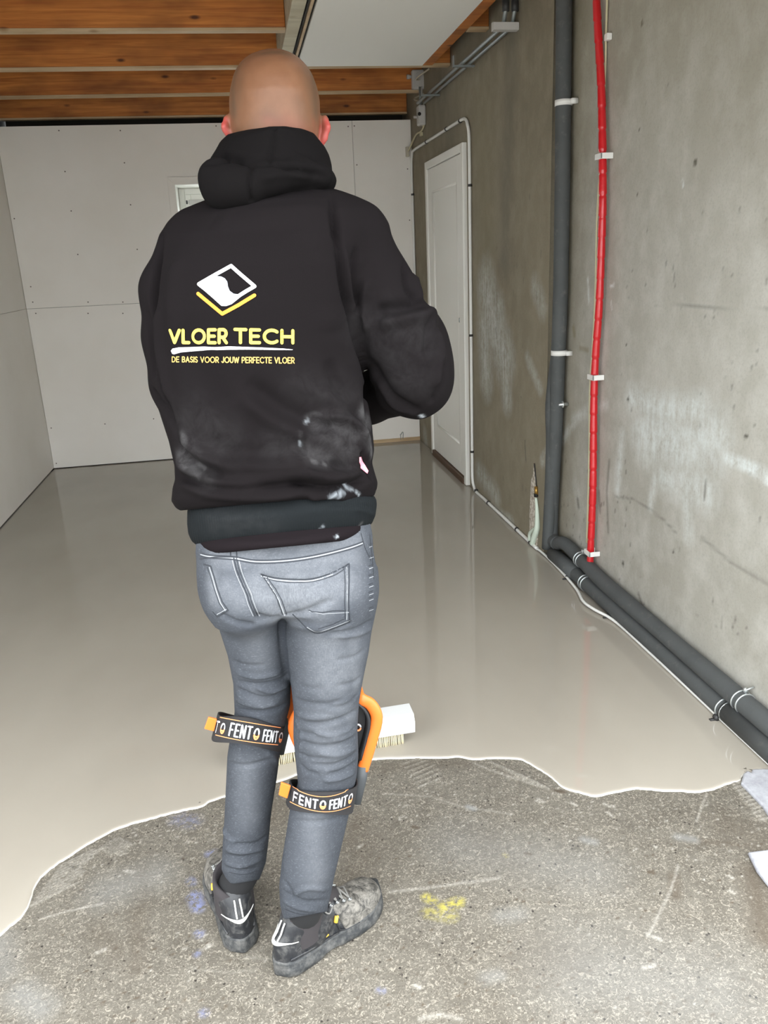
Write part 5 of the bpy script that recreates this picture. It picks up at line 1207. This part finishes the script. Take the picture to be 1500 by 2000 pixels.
# ------------------------------------------------------------------ boots
def build_boot(heel, ang, side, leg_c, label):
    """local frame: x heel->toe, y to the left, z up; side=+1 right foot"""
    ca, sa = math.cos(ang), math.sin(ang); A = np.array([[ca, -sa, 0], [sa, ca, 0], [0, 0, 1.]])
    L = .305
    root = empty('work_boot', (heel[0], heel[1], 0), None, None); del_ = root
    root.parent = person; root['label'] = label
    root.rotation_euler = (0, 0, ang)
    def put(o): o.parent = root; o.matrix_parent_inverse = Matrix.Identity(4); return o
    xs = np.array([0, .01, .03, .07, .12, .16, .20, .24, .27, .29, .302, .307]); hw = np.array([.004, .022, .034, .037, .035, .039, .047, .049, .043, .034, .018, .004])
    cy = -side*np.array([0, 0, 0, 0, -.003, -.004, -.003, 0, .004, .008, .010, .012])*-1
    f = Field((-.02, -.07, -.005), (.33, .07, .17), .0032)
    X = f.ax[0][:, None, None]; Y = f.ax[1][None, :, None]; Z = f.ax[2][None, None, :]
    top = np.interp(f.ax[0], [0, .03, .08, .12, .15, .18, .22, .26, .285, .30, .31], [.085, .100, .104, .112, .112, .098, .078, .068, .058, .044, .030])[:, None, None]
    w = np.interp(f.ax[0], xs, hw)[:, None, None]; c = np.interp(f.ax[0], xs, cy)[:, None, None]
    def body(w_, zt, z0, p=2.6):
        zc = z0; hh = np.maximum(zt-zc, .01)
        u = np.abs((Y-c)/np.maximum(w_, .003)); v = np.clip((Z-zc)/hh, 0, 9); q = (u**p+v**p)**(1/p); d = (q-1)*np.minimum(w_, .04)
        return np.maximum(d, z0-Z)
    d = body(w, top, .022); xe = np.maximum(-f.ax[0], f.ax[0]-.308)[:, None, None]; d = np.maximum(d, xe)
    f.F = np.broadcast_to(d, f.F.shape).astype(np.float32).copy()
    # ankle shaft
    ax_ = .075
    f.chain([(ax_+.020, 0, .07), (ax_-.002, 0, .105)], [.044, .042], .02)
    s_ = f.nets('u').smooth(3); s_.bvh = None
    up = put(s_.obj('upper', M['leather'], None))
    # toe cap: dusty leather shell, slightly proud
    g = Field((.12, -.07, .01), (.33, .07, .13), .0032)
    X = g.ax[0][:, None, None]; Y = g.ax[1][None, :, None]; Z = g.ax[2][None, None, :]
    top2 = np.interp(g.ax[0], [.12, .15, .18, .22, .26, .285, .30, .31], [.106, .110, .098, .080, .071, .062, .048, .034])[:, None, None]; w = np.interp(g.ax[0], xs, hw+.0022)[:, None, None]; c = np.interp(g.ax[0], xs, cy)[:, None, None]
    d = body(w, top2, .026); d = np.maximum(d, np.maximum(.165-X-(Z-.03)*.35, X-.3105)); d = np.maximum(d, .026-Z); g.F = np.broadcast_to(d, g.F.shape).astype(np.float32).copy()
    put(g.nets('t').smooth(2).obj('toe_cap', M['dusty_leather'], None))
    # sole with heel block and tread notches
    b = MB(); n = 64; xx = []
    def outline(gw):
        pts = []; N_ = 30; xv = np.concatenate([np.linspace(-.004, .03, 8), np.linspace(.045, .27, 16), np.linspace(.28, .312, 8)])
        h2 = np.interp(xv, np.concatenate([[-.004], xs[1:-1], [.312]]), np.concatenate([[.003], hw[1:-1]+gw, [.003]])); c2 = np.interp(xv, xs, cy)
        L1 = [(x, c_+h_) for x, h_, c_ in zip(xv, h2, c2)]; L2 = [(x, c_-h_) for x, h_, c_ in zip(xv, h2, c2)]; return L1+L2[::-1]
    rings = [(.0015, .003, 1), (.004, .007, 0), (.012, .0075, 0), (.022, .0065, 0), (.0245, .0045, 0), (.033, .0045, 0), (.038, .0025, 0)]
    V = []; R_ = []
    for z, gw, _ in rings:
        o_ = outline(gw)
        for (x, y) in o_:
            zz = z+.010*max(0, (x-.25)/.06)**2*(1 if z < .03 else .6)
            if z < .01 and .10 < x < .15: zz += .006
            V.append((x, y, zz))
    n = len(o_); F = []
    for r in range(len(rings)-1):
        for i in range(n): F.append((r*n+i, r*n+(i+1) % n, (r+1)*n+(i+1) % n, (r+1)*n+i))
    F.append(tuple(range(n-1, -1, -1))); F.append(tuple((len(rings)-1)*n+i for i in range(n))); b.add(V, F)
    so = put(b.build('sole', M['sole'], smooth=True)); 
    # padded collar: ring of soft fabric
    def ringtube(cx, rx, ry, z, r, name, mt, tilt=.12, a0=0, a1=2*math.pi, dip=.012, n=30):
        pts = []
        for a_ in np.linspace(a0, a1, n):
            x = cx+rx*math.cos(a_); y = ry*math.sin(a_); zz = z+tilt*(x-cx)-dip*max(0, -math.cos(a_))**4*1+.0*math.sin(a_)
            pts.append((x, y, zz))
        q = MB(); q.tube(pts, r, 10); return put(q.build(name, mt))
    q = MB()
    nn = 40; V = []; Fq = []
    levels = [(0, .060, .030), (.25, .0475, .0455), (.75, .0460, .045), (1.0, .043, .042), (1.0, .036, .035), (.6, .034, .033)]
    for li, (lv, rx, ry) in enumerate(levels):
        for i in range(nn):
            a_ = 2*math.pi*i/nn; rx_ = .0475 if li == 0 else rx; ry_ = .0455 if li == 0 else ry
            ztop = .135+.10*(.5+.5*math.cos(a_))*.22-.018*math.exp(-((a_-math.pi)/.55)**2); zb_ = .062+.01*math.cos(a_)
            V.append((ax_+.004+rx_*math.cos(a_), ry_*math.sin(a_), zb_+(ztop-zb_)*lv+(.004 if li == 3 else 0)))
    for r in range(len(levels)-1):
        for i in range(nn): Fq.append((r*nn+i, r*nn+(i+1) % nn, (r+1)*nn+(i+1) % nn, (r+1)*nn+i))
    q.add(V, Fq); put(q.build('padded_collar', M['boot_cloth']))
    # heel pull loop and reflective piping
    q = MB(); x0 = ax_+.004-.0535
    for dy in (-.006, .006): q.tube([(x0+.004, dy, .122), (x0-.0015, dy, .114), (.016, dy*1.1, .100), (.006, dy*1.1, .090)], .0019, 8)
    lp = put(q.build('heel_loop', M['boot_white']))
    q = MB(); pts = []
    for a_ in np.linspace(-.8, .8, 24):
        rr = .053+.0235*math.exp(-(a_/.55)**2); pts.append((ax_+.004-rr*math.cos(a_), .0515*math.sin(a_), .080+.004*math.cos(a_*1.2)+.016*max(0, abs(a_)-.6)))
    rad = [.0008+.0036*math.exp(-(a_/.40)**2) for a_ in np.linspace(-.8, .8, 24)]
    q.tube(pts, rad, 8); put(q.build('reflective_piping', M['boot_white']))
    # overlay of the heel counter, seams and badges on both sides
    for sg in (-1, 1):
        def sd(x, z, o=.0016):
            t_ = np.interp(x, [0, .03, .08, .12, .15, .18, .22, .26, .285, .30, .31], [.085, .100, .104, .112, .112, .098, .078, .068, .058, .044, .030]); hw_ = np.interp(x, xs, hw); c_ = np.interp(x, xs, cy)
            v = min(.98, max(0, (z-.022)/(t_-.022))); return (x, c_+sg*(hw_*(1-v**2.6)**(1/2.6)+o), z)
        q = MB(); q.tube([sd(.115, .098, .004), sd(.125, .088, .003), sd(.128, .075), sd(.118, .062), sd(.100, .058), sd(.085, .064)], .0018, 6); put(q.build('reflective_piping', M['boot_white']))
        q = MB(); q.tube([sd(.145, .085), sd(.143, .065), sd(.148, .045), sd(.165, .036), sd(.20, .036)], .0022, 6); q.tube([sd(.02, .045, .003), sd(.06, .046, .003), sd(.11, .040), sd(.145, .040)], .0024, 6); put(q.build('overlay_seam', M['leather']))
        q = MB(); 
        q.tube([sd(.140, .070, .003), sd(.146, .083, .003)], .0048, 8); put(q.build('yellow_badge', M['boot_yellow'])); q = MB(); q.tube([sd(.108, .052, .0025), sd(.117, .053, .0025)], .0034, 8); put(q.build('yellow_badge', M['boot_yellow']))
    # laces, eyelets and tongue
    q = MB(); lacex = [.140, .158, .176, .194]; 
    def tp(x, y): t_ = np.interp(x, [.12, .15, .18, .22], [.116, .114, .102, .083]); return (x, y, t_-.30*abs(y)+.0035)
    for i, x in enumerate(lacex):
        q.tube([tp(x, -.024), tp(x+.004, -.012), (x+.006, 0, tp(x, 0)[2]+.003), tp(x+.004, .012), tp(x, .024)], .0024, 6)
        if i < 3:
            for sg in (-1, 1): q.tube([tp(x, sg*.022), (x+.009, 0, tp(x+.009, 0)[2]+.004), tp(lacex[i+1], -sg*.022)], .0022, 6)
    for sg in (-1, 1): q.tube(spline([tp(.140, 0), (.130, sg*.018, .122), (.118, sg*.030, .112), (.128, sg*.036, .100), (.142, sg*.030, .108)], 5), .0019, 6)
    put(q.build('laces', M['lace']))
    for x in lacex:
        for sg in (-1, 1):
            q = MB(); p = np.array(tp(x, sg*.029)); q.tube([p+[-.004, 0, 0], p+[0, sg*.0035, .001], p+[.004, 0, 0], p+[0, -sg*.0035, 0], p+[-.004, 0, 0]], .0018, 6); e = put(q.build('eyelet', M['zinc']))
    q = MB(); q.tube([(.105, 0, .140), (.118, 0, .130), (.14, 0, .114), (.17, 0, .101)], [.016, .022, .022, .018], 12, rx=1.0); 
    q.V = [(x, y, z if True else z) for x, y, z in q.V]; put(q.build('tongue', M['boot_cloth']))
    return root
for (hp, an, top_, up_) in ((LH, LA, W(475, 1700, 1.54), W(476, 1650, 1.54)), (RH, RA, W(597, 1772, 1.42), W(602, 1710, 1.42))):
    dv = np.array([math.cos(an), math.sin(an), 0]); h3 = np.array([hp[0], hp[1], 0]); k_ = h3+dv*.077
    b = MB(); b.tube(spline([k_+[0, 0, .075], k_+[0, 0, .112], top_, up_], 4), [.034, .035, .036, .037]+[.0385]*9, 20); so_ = b.build('sock', M['sock'], person)
build_boot(RH, RA, 1, None, 'black work boot with dusty toe, laces and a yellow badge, pointing right')
build_boot(LH, LA, -1, None, 'black work boot seen from the heel, pointing away')

# ------------------------------------------------------------------ knee pads
def build_pad(cpx, cy, Y, side_px, straprows, tab, label, texts, inner_dx, leg_a, zt, zb_):
    c = W(cpx, cy, Y)
    root = empty('knee_pad', tuple(c), None, None); root.parent = person; root['label'] = label
    c_root = c.copy()
    def adopt(o):
        o.parent = root; o.matrix_parent_inverse = Matrix.Translation(-Vector(c_root)); return o
    Ys = Y+.055
    side = [W(x, y, Ys) for x, y in side_px]
    cm = W(inner_dx, cy, Y)[0]; c_hold = c; c = np.array([cm, c[1], c[2]]); half = side[len(side)//2][0]-c[0]
    # front shell: black cup wrapping the front of the knee
    V = []; F = []; na, nz = 26, 14; a_ = half*.84; b_ = .108
    for j in range(nz):
        z = zb_+(zt-zb_)*j/(nz-1); bul = 1-.22*((j/(nz-1)-.5)*2)**4
        for th in (0, 1):
            for i in range(na):
                q = math.radians(4+172*i/(na-1)); rr = (1 if th == 0 else .90)
                aw = np.interp(z, [p[2] for p in side[::-1]], [p[0]-c[0] for p in side[::-1]])-.014
                V.append((c[0]+aw*rr*math.cos(q), Ys-.02+(b_*bul*math.sin(q) if math.sin(q) > 0 else .10*math.sin(q))*rr, z))
    for j in range(nz-1):
        for i in range(na-1):
            o0 = j*2*na+i; F.append((o0, o0+1, o0+1+2*na, o0+2*na)); o1 = o0+na; F.append((o1, o1+2*na, o1+1+2*na, o1+1))
        for i in (0, na-1): o0 = j*2*na+i; F.append((o0, o0+2*na, o0+3*na, o0+na))
    for j in (0, nz-1):
        for i in range(na-1): o0 = j*2*na+i; F.append((o0, o0+na, o0+na+1, o0+1))
    b = MB(); b.add(V, F); sh = b.build('front_shell', M['pad_black'], bevel=0); adopt(sh)
    # orange frame: rises at one side, crosses above the kneecap, comes down at the other
    mir = [np.array([2*c[0]-p[0], p[1], p[2]]) for p in side]
    topz = side[0][2]; arc_ = []
    for q in np.linspace(0, math.pi, 13)[1:-1]: arc_.append(np.array([c[0]+(side[0][0]-c[0])*math.cos(q), Ys+b_*.98*math.sin(q), topz+.012*math.sin(q)]))
    path = spline(side[::-1]+arc_+mir, 5)
    b = MB(); b.tube(path, .0135, 14, rx=.62); fr = b.build('orange_frame', M['orange']); adopt(fr)
    # side strut and side plate
    for sgn in (1, -1):
        pl = side if sgn > 0 else mir; e = pl[-1]; f_ = np.array([e[0]-sgn*.020, e[1]-.012, e[2]-.075]); b = MB(); b.tube([e+[0, 0, .012], e+[-sgn*.004, 0, -.02], f_], [.0125, .0135, .0110], 12, rx=.75); adopt(b.build('side_strut', M['pad_grey']))
        pts = [p+np.array([-sgn*.006, .004, 0]) for p in pl]; pc = [np.array([c[0]+sgn*leg_a, Ys+.006, p[2]]) for p in pl]
        b = MB(); n = len(pl); VV = pts+pc+[p+[0, .014, 0] for p in pts]+[p+[0, .014, 0] for p in pc]; FF = []
        for i in range(n-1): FF += [(i, i+1, n+i+1, n+i), (2*n+i, 3*n+i, 3*n+i+1, 2*n+i+1), (i, 2*n+i, 2*n+i+1, i+1), (n+i, n+i+1, 3*n+i+1, 3*n+i)]
        FF += [(0, n, 3*n, 2*n), (n-1, 3*n-1, 4*n-1, 2*n-1)]
        b.add(VV, FF); adopt(b.build('side_plate', M['pad_black'], smooth=False, bevel=.001))
    c = c_hold
    if cpx > 600:
        m_ = W(699, 1421, Ys+.001); 
        for nm, a0_, a1_, mt_k in (('printed_ring', 0, 180, 'print_white'), ('printed_ring', 195, 345, 'strap_line')):
            b = MB(); b.tube([(m_[0]+.0062*math.cos(math.radians(q)), m_[1], m_[2]+.0075*math.sin(math.radians(q))) for q in np.linspace(a0_, a1_, 10)], .0022, 6); adopt(b.build(nm, M[mt_k]))
    # strap: closed band with woven border lines and lettering
    (tl, tm, tr), (bl, bm_, br), Yc, bd = straprows
    ct = W((tl[0]+tr[0])/2, (tl[1]+tr[1])/2, Yc); cb = W((bl[0]+br[0])/2, (bl[1]+br[1])/2, Yc); at = (W(*tr, Yc)[0]-W(*tl, Yc)[0])/2; ab = (W(*br, Yc)[0]-W(*bl, Yc)[0])/2
    lt, rt_ = W(*tl, Yc), W(*tr, Yc); lb, rb = W(*bl, Yc), W(*br, Yc); na = 64
    # back of the band sits at Yc-bd; choose its height so that the middle follows the measured row
    mt_ = W(*tm, Yc-bd); mb_ = W(*bm_, Yc-bd)
    V = []; rows = 7
    for j in range(rows):
        s1 = j/(rows-1)
        for lay in (0, 1):
            for i in range(na):
                q = 2*math.pi*i/na; cx = ct[0]+(cb[0]-ct[0])*s1; aa = at+(ab-at)*s1-(.0035 if lay else 0); bb = bd-(.0035 if lay else 0)
                l_, r_, m_ = (lt+(lb-lt)*s1)[2], (rt_+(rb-rt_)*s1)[2], (mt_+(mb_-mt_)*s1)[2]
                side_z = (l_+r_)/2+(r_-l_)/2*math.cos(q)-.055*max(0, math.sin(q))**1.2; back = max(0, -math.sin(q)); z = side_z+(m_-(l_+r_)/2)*back**1.5
                V.append((cx+aa*math.cos(q), Yc+bb*math.sin(q), z))
    F = []
    for j in range(rows-1):
        for i in range(na):
            k = (i+1) % na; o0 = j*2*na; o1 = (j+1)*2*na; F.append((o0+i, o1+i, o1+k, o0+k)); F.append((o0+na+i, o0+na+k, o1+na+k, o1+na+i))
    for j in (0, rows-1):
        for i in range(na): k = (i+1) % na; o0 = j*2*na; F.append((o0+i, o0+k, o0+na+k, o0+na+i))
    sf = Surf(np.array(V), np.array(F)); sf.bvh(); so = sf.obj('strap', M['strap'], None); adopt(so)
    def onstrap(u, v):   # u 0..1 left->right, v 0..1 top->bottom in the photograph's frame of the band
        def quad(a, m_, b_, u): 
            # through a at 0, m at .5, b at 1
            return tuple(a[k]*(1-u)*(1-2*u)+4*m_[k]*u*(1-u)+b_[k]*u*(2*u-1) for k in (0, 1))
        t_ = quad(tl, tm, tr, u); b__ = quad(bl, bm_, br, u); return (t_[0]+(b__[0]-t_[0])*v, t_[1]+(b__[1]-t_[1])*v)
    lines = [([onstrap(u, v) for u in np.linspace(.05, .94, 60)], .0016) for v in (.16, .87)]
    def kid(o): o.parent = so; o.matrix_parent_inverse = Matrix.Identity(4); return o
    [kid(stroke_print('woven_line', sf, [l_], M['strap_line'], None, .0010)) for l_ in lines]
    wh = []; orr = []
    for (txt, u0, u1, v0, v1) in texts:
        lay, tot = layout(txt, .44)
        for ch, x, st_, w in lay:
            if ch == 'O':
                g_ = lambda p: onstrap(u0+(u1-u0)*(x+p[0])/tot, v0+(v1-v0)*p[1])
                wh.append(([g_(p) for p in arc(.5, .5, .40, .42, 180, 360, 12)], .0036)); orr.append(([g_(p) for p in arc(.5, .56, .38, .40, 10, 170, 12)], .0040)); orr.append(([g_((.3, .74)), g_((.7, .74))], .0036))
            else:
                for s_ in st_: wh.append(([onstrap(u0+(u1-u0)*(x+p[0])/tot, v0+(v1-v0)*p[1]) for p in s_], .0038))
    kid(stroke_print('lettering', sf, wh, M['print_white'], None, .0014)); kid(stroke_print('lettering', sf, orr, M['strap_line'], None, .0015))
    # orange pull tab at the left end
    q = [W(x, y, Yc-bd*.35) for x, y in tab]; nrm = np.array([0, -.004, 0]); b = MB(); b.add([p+nrm for p in q]+[p-nrm*.2 for p in q], [(0, 1, 2, 3), (7, 6, 5, 4), (0, 4, 5, 1), (1, 5, 6, 2), (2, 6, 7, 3), (3, 7, 4, 0)])
    kid(b.build('pull_tab', M['orange'], None, smooth=False, bevel=.0015))
    return root
build_pad(637, 1440, 1.45, [(704,1364),(722,1374),(734,1392),(735,1412),(727,1442),(717,1476),(708,1504)],
          (((566,1526),(632,1549),(699,1523)), ((559,1567),(628,1590),(690,1577)), 1.45, .083), [(549,1526),(568,1533),(561,1558),(544,1551)],
          'orange and black knee pad on the nearer, right leg', [('FENTO', .09, .55, .33, .74), ('FENTO', .61, .95, .36, .74)], 662, .040, .60, .44)
build_pad(506, 1385, 1.545, [(556,1316),(563,1330),(566,1350),(564,1375),(560,1396),(557,1408)],
          (((426,1392),(490,1403),(557,1415)), ((414,1440),(480,1454),(550,1461)), 1.535, .088), [(407,1399),(424,1403),(418,1427),(399,1422)],
          'orange and black knee pad on the left leg, further away', [('TO', .02, .165, .34, .76), ('FENTO', .24, .66, .30, .76), ('FENTO', .72, .985, .34, .76)], 527, .036, .655, .50)

# ------------------------------------------------------------------ floor brush standing in the screed
def build_brush():
    e1 = FL(812, 1442, .006); e0 = FL(470, 1515, .006)
    R_ = FL(800, 1470, .008); 
    d = np.array([.98, .045, 0]); d /= np.linalg.norm(d)
    c1 = on(806, 1419, 2, .05); c1 = np.array([c1[0], c1[1], 0]); L = .56; c0 = c1-d*L
    nrm = np.array([-d[1], d[0], 0])
    root = empty('floor_brush', tuple((c0+c1)/2), 'wide white floor brush with cream bristles standing in the wet screed', 'brush')
    prof = [(-.034, .050), (-.036, .090), (-.022, .112), (.034, .116), (.040, .106), (.034, .050)]
    V = []; F = []; n = len(prof)
    for p in (c0, c1):
        for (u, z) in prof: V.append(p+nrm*u+np.array([0, 0, z]))
    for i in range(n): F.append((i, (i+1) % n, n+(i+1) % n, n+i))
    F += [tuple(range(n-1, -1, -1)), tuple(range(n, 2*n))]; b = MB(); b.add(V, F); b.build('brush_head', M['pvc_white'], root, smooth=False, bevel=.002)
    b = MB(); k = 92
    for i in range(k):
        p = c0+d*(.018+(L-.055)*i/(k-1)); 
        for u in (-.016, .010):
            q = p+nrm*u; w = .0019; h0 = .0065; jit = rng.normal(0, .0012, 2)
            a_ = q+np.array([0, 0, .053]); z_ = q+np.array([jit[0], jit[1]-.004, h0])
            b.tube([a_, (a_+z_)/2, z_], [w, w, w*1.1], 5)
    o = b.build('bristles', M['bristle'], root); o['kind'] = 'stuff'
    b = MB(); b.tube([PB-PD*.02, PB+PD*.09], .019, 16); b.box(tuple(PB+[-.035, -.028, -.012]), tuple(PB+[.035, .028, .006])); b.build('pole_socket', M['pvc_white'], root, bevel=.002)
    b = MB(); b.tube([PB+PD*.02, PT+PD*.05], .0125, 16); b.build('pole', M['alu'], root)
    b = MB(); b.tube([PT-PD*.10, PT+PD*.055], .0150, 16); b.build('grip', M['pad_black'], root)
build_brush()
